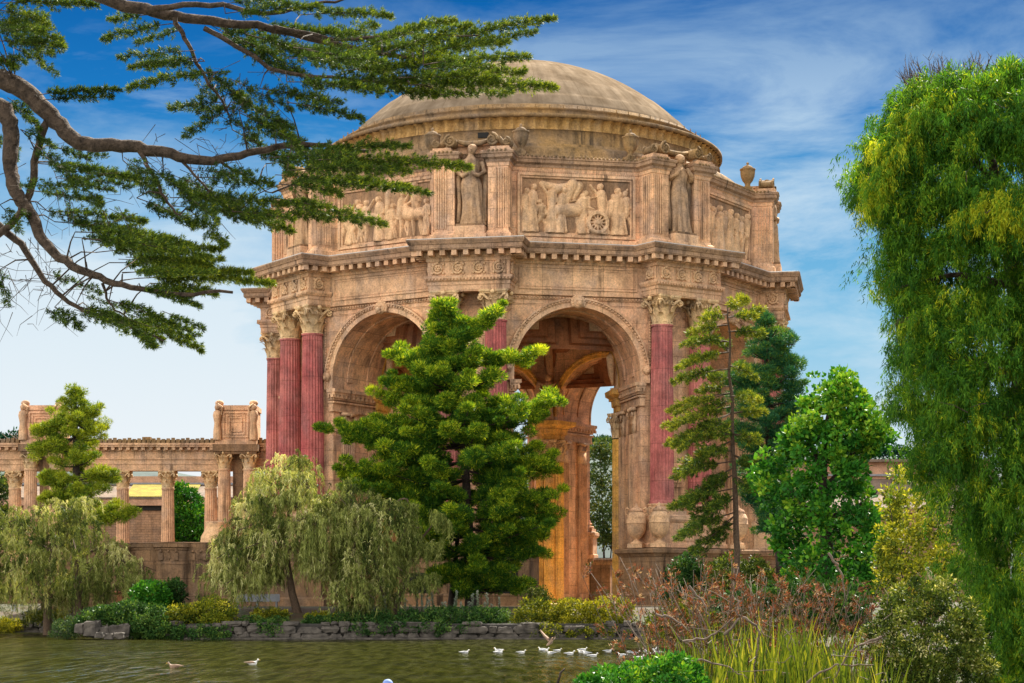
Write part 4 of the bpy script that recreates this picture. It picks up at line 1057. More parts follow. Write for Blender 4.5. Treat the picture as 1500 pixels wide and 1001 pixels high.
for px in (70, 351):
    cx = X_(px); m = MB(); hw = 2.0; m.box(cx - hw, cx + hw, YC - 2.7, YC + 1.2, 18.25, 22.2)
    m.box(cx - hw - .12, cx + hw + .12, YC - 2.85, YC + 1.3, 18.25, 18.7); m.box(cx - hw - .1, cx + hw + .1, YC - 2.82, YC + 1.3, 21.75, 22.25)
    for d, w, z0, z1, th in ((.14, 1.32, 18.95, 21.6, .18), (.08, .98, 19.25, 21.3, .14), (.12, .66, 19.55, 21.0, .1)):
        n0 = YC - 2.7
        m.box(cx - w, cx + w, n0 - d, n0, z0, z0 + th); m.box(cx - w, cx + w, n0 - d, n0, z1 - th, z1); m.box(cx - w, cx - w + th, n0 - d, n0, z0 + th, z1 - th); m.box(cx + w - th, cx + w, n0 - d, n0, z0 + th, z1 - th)
    cpart(m, 'box_pier', STONE)
    for sg in (-1, 1):                                    # mourning figure on each corner
        m = MB(); fx = cx + sg * 1.85; m.lathe([(.42, 18.7), (.40, 19.6), (.30, 20.4), (.44, 21.2), (.36, 21.6), (.15, 21.75)], 14, c=(fx, YC - 2.85, 0), rfun=lambda r, a, z: r * (1 + .08 * cos(a * 6)))
        m.ball((fx, YC - 2.75, 22.05), .32, 10, 7); m.tube([(fx - sg * .35, YC - 2.9, 21.3), (fx - sg * .55, YC - 2.9, 22.0), (fx, YC - 2.9, 22.35)], .14, 6)
        m.ball((fx - sg * .1, YC - 2.2, 22.5), .42, 9, 6, (1.1, .9, .8)); cpart(m, 'mourning_figure', STONE_CARVED)
m = MB(); m.box(x0, x1, YC - 3.4, YC + 3, 2, 4.6); cpart(m, 'stylobate', STONE_DARK)
# big jar beside the pair of columns
e = empty('jar', (X_(327), 193.5, 4.6)); tag(e, 'squat stone jar beside the right pair of colonnade columns, partly behind willow', 'jar')
m = MB(); m.lathe([(.5, 0), (.55, .3), (.45, .5), (.9, 1.2), (1.5, 2.2), (1.7, 3.2), (1.55, 4.2), (1.1, 5.0), (1.0, 5.3), (1.15, 5.5)], 24); m.build('body', STONE_CARVED, e)
m = MB(); m.lathe([(1.15, 5.5), (1.2, 5.6), (1.0, 5.7)], 24); m.build('rim', STONE_TRIM, e)

# terrace wall in front of the colonnade
YT = 152.0; q2 = YT / F_PX; XT = lambda px: (px - 750) * q2
e = empty('terrace_wall', (XT(260), YT, 2)); tag(e, 'stained tan terrace wall with carved band, between the two willows', 'wall')
o3 = np.array([XT(260), YT, 2])
def tp(m, nm, mat): m.xform(lambda v: np.asarray(v) - o3); m.build(nm, mat, e)
poly = [(XT(60), YT + 4), (XT(60), YT + 1.2), (XT(198), YT + 1.2), (XT(198), YT), (XT(231), YT)]
for i in range(9):
    a = pi + i * pi / 8; poly.append((XT(252) + cos(a) * 1.25, YT + sin(a) * .55 - .02))
poly += [(XT(273), YT), (XT(470), YT), (XT(470), YT + 4)]
m = MB(); m.sweep(poly, [(.25, .5), (.25, 2.6), (.08, 2.75), (0, 2.8), (0, 5.3), (.04, 5.32), (.04, 5.45), (0, 5.5), (0, 6.45), (.1, 6.5), (.1, 6.62), (.26, 6.7), (.28, 7.05), (-1.2, 7.12)], closed=False); tp(m, 'wall', STONE_DARK)
m = MB()
for i in range(16):
    x = XT(234) + i * .62; m.box(x, x + .34, YT - .62 if abs(x + .17 - XT(252)) < 1.0 else YT - .07, YT + .02, 5.65 + .1 * (i % 2), 6.25)
    m.ball((x + .17, YT - .1 if abs(x + .17 - XT(252)) > 1.0 else YT - .6, 6.36), .12, 6, 4)
m.ball((XT(302), YT - .05, 5.9), .34, 12, 8, (1, .4, 1)); tp(m, 'carved_band', STONE_DARK)

# long exhibition hall behind
def hall(name, label, pxa, pxb, ys, mats, Y):
    k = Y / F_PX; X = lambda px: (px - 750) * k; Z = lambda py: CZ + (HOR - py) * k
    e = empty(name, (X((pxa + pxb) / 2), Y, 2)); tag(e, label, 'building'); o = np.array([X((pxa + pxb) / 2), Y, 2])
    def hp(m, nm, mt): m.xform(lambda v: np.asarray(v) - o); return m.build(nm, mt, e)
    m = MB(); m.box(X(pxa), X(pxb), Y + 8, Y + 30, 2, Z(ys[0])); hp(m, 'upper_wall', PINKWALL)
    m = MB(); m.box(X(pxa), X(pxb), Y + 7.6, Y + 8, Z(ys[1]) - .25, Z(ys[1])); hp(m, 'gutter', GREYMETAL)
    m = MB(); m.add([(X(pxa), Y - .6, Z(ys[3])), (X(pxb), Y - .6, Z(ys[3])), (X(pxb), Y + 8, Z(ys[2])), (X(pxa), Y + 8, Z(ys[2])), (X(pxa), Y - .6, Z(ys[3]) - .2), (X(pxb), Y - .6, Z(ys[3]) - .2), (X(pxb), Y + 8, Z(ys[2]) - .2), (X(pxa), Y + 8, Z(ys[2]) - .2)], [(0, 1, 2, 3), (4, 7, 6, 5), (0, 4, 5, 1), (1, 5, 6, 2), (0, 3, 7, 4)]); rf = hp(m, 'roof', ROOFGREY)
    m = MB(); m.box(X(pxa), X(pxb), Y - .5, Y - .2, Z(ys[4]), Z(ys[3]) - .2); hp(m, 'fascia', PINKWALL)
    m = MB(); m.box(X(pxa), X(pxb), Y, Y + 7.9, 2, Z(ys[4])); hp(m, 'wall', mats)
    return e, hp, X, Z
e, hp, X, Z = hall('exhibition_hall', 'long low hall seen between the colonnade columns, yellow patch on its roof', -120, 395, (692, 702, 705, 729, 741), BROWNWALL, 232.0)
m = MB(); Y = 232.0
for i in range(46):
    t0, t1 = i / 46, (i + .8) / 46; xa, xb = X(184 + 102 * t0), X(184 + 102 * t1); za, zb = Z(729) + .05, Z(705) + .05
    m.add([(xa, Y - .6, za), (xb, Y - .6, za), (xb - .5, Y + 7.4, zb - .12), (xa - .5, Y + 7.4, zb - .12), (xa, Y - .6, za + .06), (xb, Y - .6, za + .06), (xb - .5, Y + 7.4, zb), (xa - .5, Y + 7.4, zb)], [(4, 5, 6, 7), (0, 1, 5, 4), (1, 2, 6, 5), (3, 0, 4, 7)])
hp(m, 'ribbed_panel', LICHEN)
m = MB(); m.box(X(188), X(238), Y - .16, Y - .02, Z(748), Z(741.5)); hp(m, 'sign_board', DARK)
e, hp, X, Z = hall('exhibition_hall', 'brown roofed hall at the right, between leafy tree and weeping tree', 1180, 1480, (668, 689, 696, 744, 752), BROWNWALL, 236.0)
m = MB(); m.box(X(1180), X(1480), 236 + 7, 236 + 29, Z(671), Z(667)); hp(m, 'coping', ROOFGREY)
# distant wooded hills
def hill(pxs, Y, depth):
    V = []; F = []; n = len(pxs); g = np.linspace(0, 1, 60)
    xa = np.array([p[0] for p in pxs]); ya = np.array([p[1] for p in pxs]); pxx = np.linspace(xa[0], xa[-1], 60); pyy = np.interp(pxx, xa, ya)
    for i, (a, b) in enumerate(zip(pxx, pyy)):
        t = P(a, b + rng.uniform(-.8, .8), Y); V += [(t[0], Y - depth, 0), (t[0], Y - depth * .3, t[2] * .75), (t[0], Y, t[2]), (t[0], Y + depth, 0)]
    for i in range(59):
        for k in range(3): F.append((i * 4 + k, i * 4 + 4 + k, i * 4 + 5 + k, i * 4 + 1 + k))
    return MB().add(V, F, True)
tag(hill([(300, 760), (700, 690), (860, 648), (905, 645), (1000, 640), (1100, 655), (1280, 668), (1340, 672), (1500, 690), (1800, 760)], 1500, 420).build('hills', HILL), kind='structure')
tag(hill([(-500, 700), (-100, 668), (20, 655), (120, 668), (300, 700), (500, 760)], 1300, 380).build('hills', HILL), kind='structure')

# terracotta pot, bench, small box
c = P(175, 880, 144); e = empty('flower_pot', (c[0], 144, 2.0)); tag(e, 'terracotta pot among shrubs under the left willow', 'flower pot')
zt = P(175, 866, 144)[2] - 2.0
m = MB(); m.lathe([(.22, 0), (.34, zt * .85)], 20, rfun=lambda r, a, z: r * (1 + .02 * cos(12 * a))); m.build('body', TERRACOTTA, e)
m = MB(); m.lathe([(.36, zt * .85), (.40, zt * .86), (.40, zt), (.33, zt), (.33, zt * .9)], 20); m.build('rim', TERRACOTTA, e)
c = P(377, 890, 139); e = empty('park_bench', (c[0], 139, 2.0)); tag(e, 'long grey bench on the bank behind the middle willow trunk', 'bench')
m = MB(); m.box(-1.6, 1.6, -.25, .25, .42, .5); m.build('seat', GREYMETAL, e)
m = MB(); m.box(-1.6, 1.6, .25, .32, .5, .98); m.build('backrest', GREYMETAL, e)
for x in (-1.4, 0, 1.4): m = MB(); m.box(x - .06, x + .06, -.22, .24, 0, .42); m.build('leg', GREYMETAL, e)
c = P(19, 893, 150); e = empty('utility_box', (c[0], 150.5, 1.6)); tag(e, 'small pale box on the bank at far left under the willow', 'utility box')
m = MB(); m.box(-.22, .22, -.15, .15, 0, .45); m.box(-.03, .03, -.17, -.15, .2, .26); m.build('body', WHITE_EDGE, e); m = MB(); m.box(-.25, .25, -.18, .18, .45, .52); m.build('lid', GREYMETAL, e)
# ------------------------------------------------------------------ vegetation
def nrm(v): return v / (np.linalg.norm(v, axis=-1, keepdims=True) + 1e-9)
def tri_leaves(C, D, Ln, Wd, rng):
    S = nrm(np.cross(D, rng.randn(len(D), 3))) * (Wd[:, None] / 2)
    return np.stack([C - S, C + S, C + D * Ln[:, None]], 1)
def quad_leaves(C, D, Ln, Wd, rng):
    S = nrm(np.cross(D, rng.randn(len(D), 3))) * (Wd[:, None] / 2); M_ = C + D * Ln[:, None] * .45
    return np.stack([C, M_ - S, C + D * Ln[:, None], M_ + S], 1)
def crown_points(poly, Y, thick, n, rng, shell=.5):
    poly = np.asarray(poly, float); x0, y0 = poly.min(0); x1, y1 = poly.max(0); out = []; k = Y / F_PX
    A = poly; Bq = np.roll(poly, -1, 0)
    while len(out) < n:
        p = np.array([rng.uniform(x0, x1), rng.uniform(y0, y1)])
        c = (A[:, 1] > p[1]) != (Bq[:, 1] > p[1])
        xi = (Bq[:, 0] - A[:, 0]) * (p[1] - A[:, 1]) / (Bq[:, 1] - A[:, 1] + 1e-9) + A[:, 0]
        if (np.sum(c & (p[0] < xi)) % 2) == 0: continue
        d = Bq - A; t = np.clip(((p - A) * d).sum(1) / (d * d).sum(1), 0, 1); e = np.hypot(*((A + d * t[:, None] - p).T)).min() * k
        th = thick * sqrt(max(0.03, 1 - (1 - min(1, e / thick)) ** 2)); u = rng.uniform(-1, 1); u = np.sign(u) * abs(u) ** shell
        w = P(p[0], p[1], Y); dy = u * th; w = w * 1.0; w[1] += dy; out.append(w)
    return np.array(out)
class Plant:
    def __init__(s, name, label, cat, base, group=None, seed=0):
        s.e = empty(name, tuple(base)); tag(s.e, label, cat, group); s.b = np.asarray(base, float); s.rng = np.random.RandomState(seed); s.w = MB(); s.t3 = []; s.q4 = []; s.T3 = []; s.T4 = []
    def wood(s, pts, rad, n=7):
        pts = np.asarray(pts, float); s.w.tube(pts - s.b, rad, n); return s
    def limb(s, pix, Y, r0, r1, n=7, jit=0.0, dep=None):
        """a limb through photo pixels at distance Y (or per-point distances)"""
        Ys = [Y] * len(pix) if dep is None else dep
        p = np.array([P(a, b, y) for (a, b), y in zip(pix, Ys)]); k = max(6, len(p) * 4); t = np.linspace(0, 1, len(p)); tt = np.linspace(0, 1, k)
        q = np.stack([np.interp(tt, t, p[:, i]) for i in range(3)], 1)
        for _ in range(2): q[1:-1] = (q[:-2] + 2 * q[1:-1] + q[2:]) / 4
        q += s.rng.randn(*q.shape) * jit; s.wood(q, np.linspace(r0, r1, k), n); return q
    def tufts(s, C, D, n, rad, Ln, Wd, tint, bias=.6, quad=False, tj=.2, axis_len=0.0):
        """n leaves in a tuft around each centre C, leaning to D"""
        C = np.asarray(C, float); N = len(C)
        if N == 0: return
        D = nrm(np.asarray(D, float) * np.ones((N, 3))); r = s.rng
        tint = np.asarray(tint) * np.ones(N)
        CC = np.repeat(C, n, 0); DD = np.repeat(D, n, 0); TT = np.repeat(tint, n) + r.randn(N * n) * tj
        sph = nrm(r.randn(N * n, 3)); CC = CC + sph * (rad * r.rand(N * n, 1) ** .5) + DD * (r.rand(N * n, 1) - .35) * axis_len
        d = nrm(DD * bias + sph * (1 - bias) + r.randn(N * n, 3) * .18)
        L_ = Ln * r.uniform(.6, 1.25, N * n); W_ = Wd * r.uniform(.7, 1.2, N * n)
        if quad: s.q4.append(quad_leaves(CC - s.b, d, L_, W_, r)); s.T4.append(TT)
        else: s.t3.append(tri_leaves(CC - s.b, d, L_, W_, r)); s.T3.append(TT)
    def clumps(s, C, R_, n, Ln, Wd, tint, quad=False, up=.35, sq=.75, tj=.2):
        """rounded leafy clumps: leaves fill a soft ellipsoid and point outward"""
        C = np.asarray(C, float); N = len(C); r = s.rng; R_ = np.asarray(R_) * np.ones(N); tint = np.asarray(tint) * np.ones(N)
        sph = nrm(r.randn(N * n, 3)); rr = np.repeat(R_, n) * r.rand(N * n) ** .38
        off = sph * rr[:, None]; off[:, 2] *= sq
        d = nrm(sph + np.array([0, 0, up]) + r.randn(N * n, 3) * .45); TT = np.repeat(tint, n) + r.randn(N * n) * tj
        CC = np.repeat(C, n, 0) + off; L_ = Ln * r.uniform(.6, 1.3, N * n); W_ = Wd * r.uniform(.7, 1.2, N * n)
        if quad: s.q4.append(quad_leaves(CC - s.b, d, L_, W_, r)); s.T4.append(TT)
        else: s.t3.append(tri_leaves(CC - s.b, d, L_, W_, r)); s.T3.append(TT)
    def strands(s, S, length, lean, n, Ln, Wd, tint, curl=.25, rise=0.0):
        """hanging sprays: leaves along drooping strands starting at S"""
        S = np.asarray(S, float); N = len(S); r = s.rng; length = np.asarray(length) * np.ones(N); tint = np.asarray(tint) * np.ones(N)
        out = np.stack([r.randn(N) * .5, r.randn(N) * .5, np.abs(r.randn(N)) * .25], 1) + np.array([lean, 0, 0])
        t = r.rand(N, n) ** .9; Lg = length[:, None] * t
        pos = S[:, None, :] + out[:, None, :] * (curl * length[:, None, None]) * (1 - (1 - t[..., None]) ** 2); pos[..., 2] -= Lg * (t * .6 + .4) * .95; pos[..., 2] += rise * length[:, None] * np.sin(np.pi * np.minimum(1, t * 1.4)) * .5
        pos += r.randn(N, n, 3) * .035
        d = nrm(np.array([0, 0, -1.0]) + out[:, None, :] * .25 + r.randn(N, n, 3) * .42).reshape(-1, 3)
        TT = (tint[:, None] + r.randn(N, n) * .13).ravel(); M_ = N * n
        s.t3.append(tri_leaves(pos.reshape(-1, 3) - s.b, d, Ln * r.uniform(.6, 1.3, M_), Wd * r.uniform(.7, 1.2, M_), r)); s.T3.append(TT)
    def done(s, wood_mat, leaf_mat, wood='trunk', crown='crown'):
        if s.w.n: s.w.build(wood, wood_mat, s.e)
        par = s.e
        if s.t3:
            link(crown, fast_mesh(crown, np.concatenate(s.t3), 3, np.clip(np.concatenate(s.T3), 0, 1), leaf_mat), par)
        if s.q4:
            link(crown, fast_mesh(crown, np.concatenate(s.q4), 4, np.clip(np.concatenate(s.T4), 0, 1), leaf_mat), par)
        return s.e

# --- the big conifer in front of the arch
def bushy_conifer(name, label, cat, Y, trunk, prof, tips, clump, n, Ln, Wd, wmat, lmat, seed, step=24, tbase=.42, depthk=.8, extra_trunks=(), count=7, inner=True):
    b = P(*trunk[0], Y); b[2] = gz(b[0], Y) if Y > 100 else b[2]
    p = Plant(name, label, cat, b, None, seed); r = p.rng; k = Y / F_PX
    tr = p.limb([(trunk[0][0], trunk[0][1])] + list(trunk[1:]), Y, .48 * (Y / 140), .06, 9)
    for t in extra_trunks: p.limb(t, Y + .6, .34, .1, 8)
    ty = [q_[1] for q_ in trunk]; tx = [q_[0] for q_ in trunk]
    axis = lambda y: np.interp(y, ty[::-1], tx[::-1])
    prof = np.array(prof, float); C = []; Rr = []; T = []
    def branch(y, ax, ay, lx, ly, dep):
        """branch from trunk at row y to pixel (lx, ly) and depth offset dep"""
        a = P(ax, ay, Y); e = P(lx, ly, Y); e[1] += dep; L_ = np.linalg.norm(e - a)
        mid = (a + e) / 2 + np.array([0, 0, -.10 * L_]); pts = [a, a * .6 + mid * .4 + (0, 0, -.02 * L_), mid, e]
        p.wood(pts, [.09, .07, .05, .02], 5); m_ = max(2, int(L_ / (clump * .62)))
        for i in range(m_):
            t = .30 + .70 * (i + .6) / m_; q_ = (a * (1 - t) ** 2 + 2 * mid * t * (1 - t) + e * t * t) + r.randn(3) * clump * .28
            if r.rand() < .08: continue
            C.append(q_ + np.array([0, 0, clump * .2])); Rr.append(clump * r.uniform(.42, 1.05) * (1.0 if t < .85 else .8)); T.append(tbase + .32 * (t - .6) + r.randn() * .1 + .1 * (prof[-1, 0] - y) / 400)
    y = prof[0, 0]
    while y < prof[-1, 0]:
        xl, xr = np.interp(y, prof[:, 0], prof[:, 1]), np.interp(y, prof[:, 0], prof[:, 2]); ax = axis(y)
        half = max(ax - xl, xr - ax)
        for c in range(count):
            az = 2 * pi * (c + r.rand()) / count; ca, sa = cos(az), sin(az); ext = (xr - ax if ca > 0 else ax - xl) * r.uniform(.6, 1.08)
            branch(y, ax, y + 8, ax + ca * ext, y + r.uniform(-12, 8), sa * half * k * depthk * r.uniform(.6, 1))
        y += step
    for (sy, lx, ly) in tips: branch(sy, axis(sy), sy, lx, ly, r.uniform(-.8, .3)); branch(sy, axis(sy), sy, lx * .9 + axis(sy) * .1, ly + 8, r.uniform(-1.5, 0))
    top = P(trunk[-1][0], trunk[-1][1], Y); C.append(top - (0, 0, clump * .4)); Rr.append(clump * .5); T.append(.7)
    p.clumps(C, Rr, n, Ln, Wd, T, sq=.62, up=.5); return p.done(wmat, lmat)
bushy_conifer('conifer_tree', 'big bushy bright green conifer standing in front of the rotunda arches', 'tree', 139.0,
    [(690, 905), (688, 800), (680, 650), (662, 520), (651, 448)],
    [(452, 640, 662), (480, 622, 690), (515, 590, 700), (545, 572, 722), (575, 555, 750), (610, 530, 785), (650, 505, 795), (690, 500, 806), (725, 502, 812), (770, 535, 812), (810, 610, 790), (840, 640, 760), (862, 655, 745)],
    [(520, 790, 520), (505, 735, 455), (530, 570, 520), (560, 560, 560), (620, 822, 585), (650, 472, 627), (655, 520, 622), (690, 500, 700), (690, 815, 672), (740, 505, 690), (745, 822, 722), (775, 825, 757), (800, 800, 780), (640, 770, 640), (700, 560, 660), (840, 775, 855), (830, 640, 850), (770, 600, 790), (715, 545, 745), (460, 640, 470), (480, 700, 480)],
    0.80, 430, .27, .07, BARK_DARK, LF_CENTRE, 11, extra_trunks=([(660, 905), (664, 850), (675, 740)],), count=9, step=27)
bushy_conifer('conifer_tree', 'bright yellow green conifer rising above the colonnade at left', 'tree', 150.0,
    [(112, 905), (112, 800), (112, 700), (110, 600), (110, 572)],
    [(575, 107, 114), (590, 88, 124), (600, 75, 142), (625, 60, 148), (650, 55, 140), (680, 55, 160), (715, 60, 170), (745, 70, 185), (775, 90, 190)],
    [(610, 48, 632), (640, 45, 660), (620, 160, 628), (600, 150, 600), (690, 182, 696), (760, 203, 748), (700, 58, 700), (720, 60, 732)],
    .66, 230, .26, .06, BARK_DARK, LF_LEFT, 12, step=20, tbase=.68, count=5)
bushy_conifer('conifer_tree', 'dark blue green conifer overlapping the right side of the rotunda', 'tree', 118.0,
    [(1148, 860), (1140, 760), (1126, 650), (1122, 540), (1120, 462)],
    [(470, 1112, 1129), (490, 1092, 1145), (515, 1078, 1162), (540, 1072, 1160), (570, 1066, 1172), (610, 1058, 1180), (650, 1058, 1178), (690, 1064, 1172), (730, 1080, 1160), (770, 1090, 1160)],
    [(500, 1165, 500), (560, 1178, 560), (575, 1062, 548), (600, 1185, 600), (545, 1170, 530)],
    .66, 290, .22, .055, BARK_DARK, LF_DARKCON, 13, step=23, tbase=.56, count=6)

# --- plumes: flat conifer sprays
def plume(p, a, b, hw, dens, Ln, Wd, tint, sag=.06, nleaf=22, twig=.012, trim=.35):
    a, b = np.asarray(a, float), np.asarray(b, float); r = p.rng; L_ = np.linalg.norm(b - a); ax = (b - a) / L_
    side = nrm(np.cross(ax, np.array([0, -.35, 1.0]))); upv = np.cross(side, ax)
    ctl = (a + b) / 2 + np.array([0, 0, sag * L_]); f = lambda t: a * (1 - t) ** 2 + 2 * ctl * t * (1 - t) + b * t * t
    p.wood([f(t) for t in np.linspace(0, 1, 6)], np.linspace(twig * 2, twig * .5, 6), 4)
    ns = max(6, int(L_ * dens)); C = []; D = []; T = []
    for i in range(ns):
        t = trim * .4 + (1 - trim * .4) * (i + r.rand()) / ns; sg = 1 if r.rand() < .5 else -1
        w = hw * (sin(pi * min(1, .12 + t * .88)) ** .6) * r.uniform(.35, 1); base = f(t); u = side * sg * r.uniform(.25, 1) + upv * r.randn() * .55; u = nrm(u)
        tip = base + ax * w * .9 + u * w
        if r.rand() < .5: p.w.tube(np.array([base, (base + tip) / 2 - (0, 0, .04 * w), tip]) - p.b, [twig * .8, twig * .6, twig * .3], 3)
        m_ = max(2, int(w / (Ln * .85)))
        for j in range(m_):
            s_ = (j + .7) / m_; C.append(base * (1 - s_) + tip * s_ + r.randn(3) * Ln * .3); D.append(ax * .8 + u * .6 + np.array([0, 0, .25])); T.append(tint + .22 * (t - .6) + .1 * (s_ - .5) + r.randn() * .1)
    p.tufts(C, D, nleaf, Ln * .55, Ln, Wd, T, .55)
# --- overhanging foreground cypress: bole just outside the picture at left, limbs sweep in
YB = 27.0
base = np.array([P(-330, 900, YB)[0], YB, 1.0])
cyp = Plant('cypress_tree', 'foreground cypress whose long dark limbs sweep in from the upper left', 'tree', base, None, 21)
cyp.wood([base, P(-320, 700, YB), P(-290, 420, YB), P(-250, 150, YB), P(-200, -150, YB), P(-100, -420, YB)], [.55, .48, .42, .36, .3, .2], 12)
CLQ = []
def cl(pix, r0, r1, d0=0.0, d1=0.0, n=9):
    Ys = list(np.linspace(YB + d0, YB + d1, len(pix))); q = cyp.limb(pix, YB, r0 * .76, r1, n, .012, Ys); CLQ.append(q[len(q) // 5:]); return q
cl([(-270, 250), (-120, 120), (0, 112), (40, 135), (75, 170), (100, 200), (125, 216), (185, 212), (235, 222), (290, 236), (340, 230), (400, 216), (450, 212), (540, 222)], .22, .025)
cl([(-280, 330), (-80, 170), (0, 150), (18, 185), (13, 235), (22, 285), (45, 312), (60, 350), (95, 385), (140, 405), (180, 420), (260, 432), (340, 428)], .20, .02, .3, -.5)
cl([(68, 172), (52, 235), (42, 290), (24, 325), (-40, 372)], .075, .05, 0, .3)
cl([(-280, 360), (-60, 300), (0, 330), (40, 370), (70, 420), (110, 450), (180, 475), (240, 500)], .10, .012, .5, .2)
cl([(-230, -60), (-60, -60), (100, -25), (170, 5), (230, 20), (300, 30), (400, 40), (520, 72), (620, 90), (740, 105)], .17, .015, -.5, .4)
cl([(215, 12), (300, 5), (400, 22), (450, 8), (520, -4)], .06, .015, -.4, 0)
cl([(255, 25), (275, 65), (300, 115), (332, 160)], .05, .015, -.3, .3)
cl([(200, 215), (225, 260), (245, 300), (262, 315)], .045, .012, 0, -.3)
cl([(262, 230), (300, 275), (345, 310)], .03, .008); cl([(320, 235), (400, 285)], .03, .008, 0, .4)
cl([(150, 415), (160, 445), (190, 470)], .03, .01); cl([(300, 42), (420, 110), (530, 118), (640, 128)], .05, .01, 0, .3); cl([(400, 40), (500, 60), (600, 50), (700, 52)], .045, .01)
CLP = np.concatenate(CLQ)
PL = [  # x0, y0, x1, y1, half width px, density, tint
 (440, 22, 575, 24, 12, 1, .38), (380, 45, 567, 62, 14, 1, .35), (330, 20, 470, 12, 18, 1, .3), (520, 70, 668, 30, 13, 1, .42), (500, 85, 640, 60, 20, 1, .45), (600, 75, 812, 27, 16, 1.1, .40), (560, 92, 745, 60, 22, 1.1, .46), (560, 80, 690, 38, 14, 1, .42),
 (500, 105, 700, 92, 22, 1.1, .46), (620, 95, 775, 84, 15, 1, .42), (540, 120, 690, 118, 20, 1.1, .46), (600, 125, 816, 130, 18, 1.2, .48), (640, 118, 770, 105, 13, 1, .48), (470, 120, 640, 140, 18, 1, .36), (430, 70, 570, 95, 22, 1, .34), (400, 60, 560, 110, 22, 1, .3), (360, 50, 500, 100, 22, 1, .28),
 (330, 45, 470, 130, 20, .9, .25), (420, 120, 560, 135, 14, .9, .28), (420, 150, 532, 176, 10, .9, .22), (380, 130, 480, 150, 16, .9, .22), (300, 35, 430, 75, 20, 1, .26),
 (250, 35, 150, 58, 10, .8, .3), (215, 22, 160, 30, 9, .8, .3), (300, 90, 190, 100, 14, .9, .32), (320, 105, 186, 130, 12, .9, .34), (330, 150, 248, 160, 12, .8, .22), (345, 150, 270, 200, 16, .8, .2), (290, 100, 360, 150, 24, .9, .25), (320, 130, 420, 190, 22, .9, .24), (350, 165, 440, 215, 18, .9, .22), (340, 190, 430, 250, 18, .9, .22), (400, 180, 470, 240, 16, .8, .22),
 (0, 5, 140, 8, 16, 1, .34), (-10, 25, 90, 60, 26, 1.1, .40), (0, 15, 70, 35, 20, 1, .40), (-10, 60, 95, 70, 22, 1, .34), (20, 70, 60, 92, 12, .8, .3), (-10, 85, 25, 100, 10, .8, .26), (50, 140, 175, 132, 6, .9, .15), (10, 150, 60, 190, 14, .6, .18), 
 (450, 235, 690, 246, 13, 1.3, .46), (430, 225, 600, 215, 14, 1.1, .36), (420, 250, 600, 252, 17, 1.1, .36), (470, 265, 600, 275, 11, 1.1, .46), (410, 270, 500, 285, 18, 1, .34), (400, 290, 565, 330, 13, 1.1, .40), (410, 310, 480, 322, 10, 1, .36), (390, 240, 500, 240, 18, 1, .28),
 (60, 240, 200, 262, 10, .9, .26), (100, 250, 210, 268, 9, .9, .3), (60, 225, 150, 300, 16, .7, .18), (80, 215, 130, 235, 10, .7, .18), (180, 235, 240, 295, 18, .8, .18), (210, 240, 290, 300, 20, .8, .2), (240, 260, 340, 310, 22, 1, .28), (250, 290, 420, 300, 18, 1, .34), (290, 260, 400, 270, 18, .9, .24), (300, 300, 428, 340, 16, 1.1, .36), (340, 310, 430, 322, 14, 1, .36), (280, 310, 330, 362, 16, .9, .34), (200, 290, 290, 330, 14, .8, .2),
 (50, 280, 150, 300, 12, .8, .2), (70, 310, 215, 325, 14, 1, .32), (80, 325, 240, 350, 16, 1.1, .36), (110, 340, 278, 358, 12, 1, .36), (120, 350, 308, 378, 15, 1.1, .40), (140, 370, 325, 366, 12, 1.1, .42), (160, 385, 318, 398, 14, 1.2, .42), (180, 400, 372, 401, 8, 1.3, .52), (200, 408, 400, 416, 9, 1.3, .58), (220, 415, 318, 432, 10, 1.2, .5), (200, 420, 292, 450, 7, 1, .36), (150, 360, 260, 372, 12, 1, .34), (200, 380, 310, 390, 10, 1, .5),
 (110, 448, 200, 478, 13, 1, .28), (130, 450, 240, 500, 15, 1.1, .34), (180, 465, 298, 514, 11, 1.2, .42), (160, 440, 260, 480, 12, 1, .34), (80, 450, 120, 480, 10, .8, .18), (190, 480, 225, 508, 10, .9, .3), (60, 400, 150, 430, 9, .5, .2), (0, 300, 30, 340, 12, .5, .18), (-10, 200, 25, 230, 14, .6, .18), (0, 395, 12, 450, 8, .5, .16), (30, 190, 80, 215, 10, .6, .16)]
for i, (x0, y0, x1, y1, hw, de, ti) in enumerate(PL):
    r = cyp.rng; k = YB / F_PX; d = r.uniform(-1.1, 1.1); a = P(x0, y0, YB + d); b = P(x1, y1, YB + d + r.uniform(-.6, .6))
    j = int(np.argmin(np.linalg.norm(CLP - a, axis=1))); g = CLP[j]
    if np.linalg.norm(g - a) < 1.6: cyp.wood([g, (g + a) / 2 + np.array([0, 0, .06]), a], [.014, .010, .006], 4)
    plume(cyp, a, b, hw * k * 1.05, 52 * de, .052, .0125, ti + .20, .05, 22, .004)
    d2 = r.randn(3) * np.array([.14, .5, .10]); plume(cyp, a + d2, a + (b - a) * r.uniform(.55, .9) + d2 * 1.3, hw * k * .85, 38 * de, .050, .012, ti + .10, .02, 20, .003)
for i in range(230):                                     # fine bare twigs seen against the sky
    r = cyp.rng; src = [(100, 400), (60, 380), (240, 235), (320, 235), (300, 250), (40, 430), (20, 380), (160, 260), (90, 290), (380, 130), (350, 220)][i % 11]
    a = P(src[0] + r.randn() * 40, src[1] + r.randn() * 28, YB + r.uniform(-.8, .8)); e = a + np.array([r.randn() * .28, r.randn() * .15, -abs(r.randn()) * .28])
    cyp.w.tube(np.array([a, (a + e) / 2 + r.randn(3) * .05, e]) - cyp.b, [.006, .004, .002], 3)
cyp.done(BARK_RED, LF_CYPRESS)

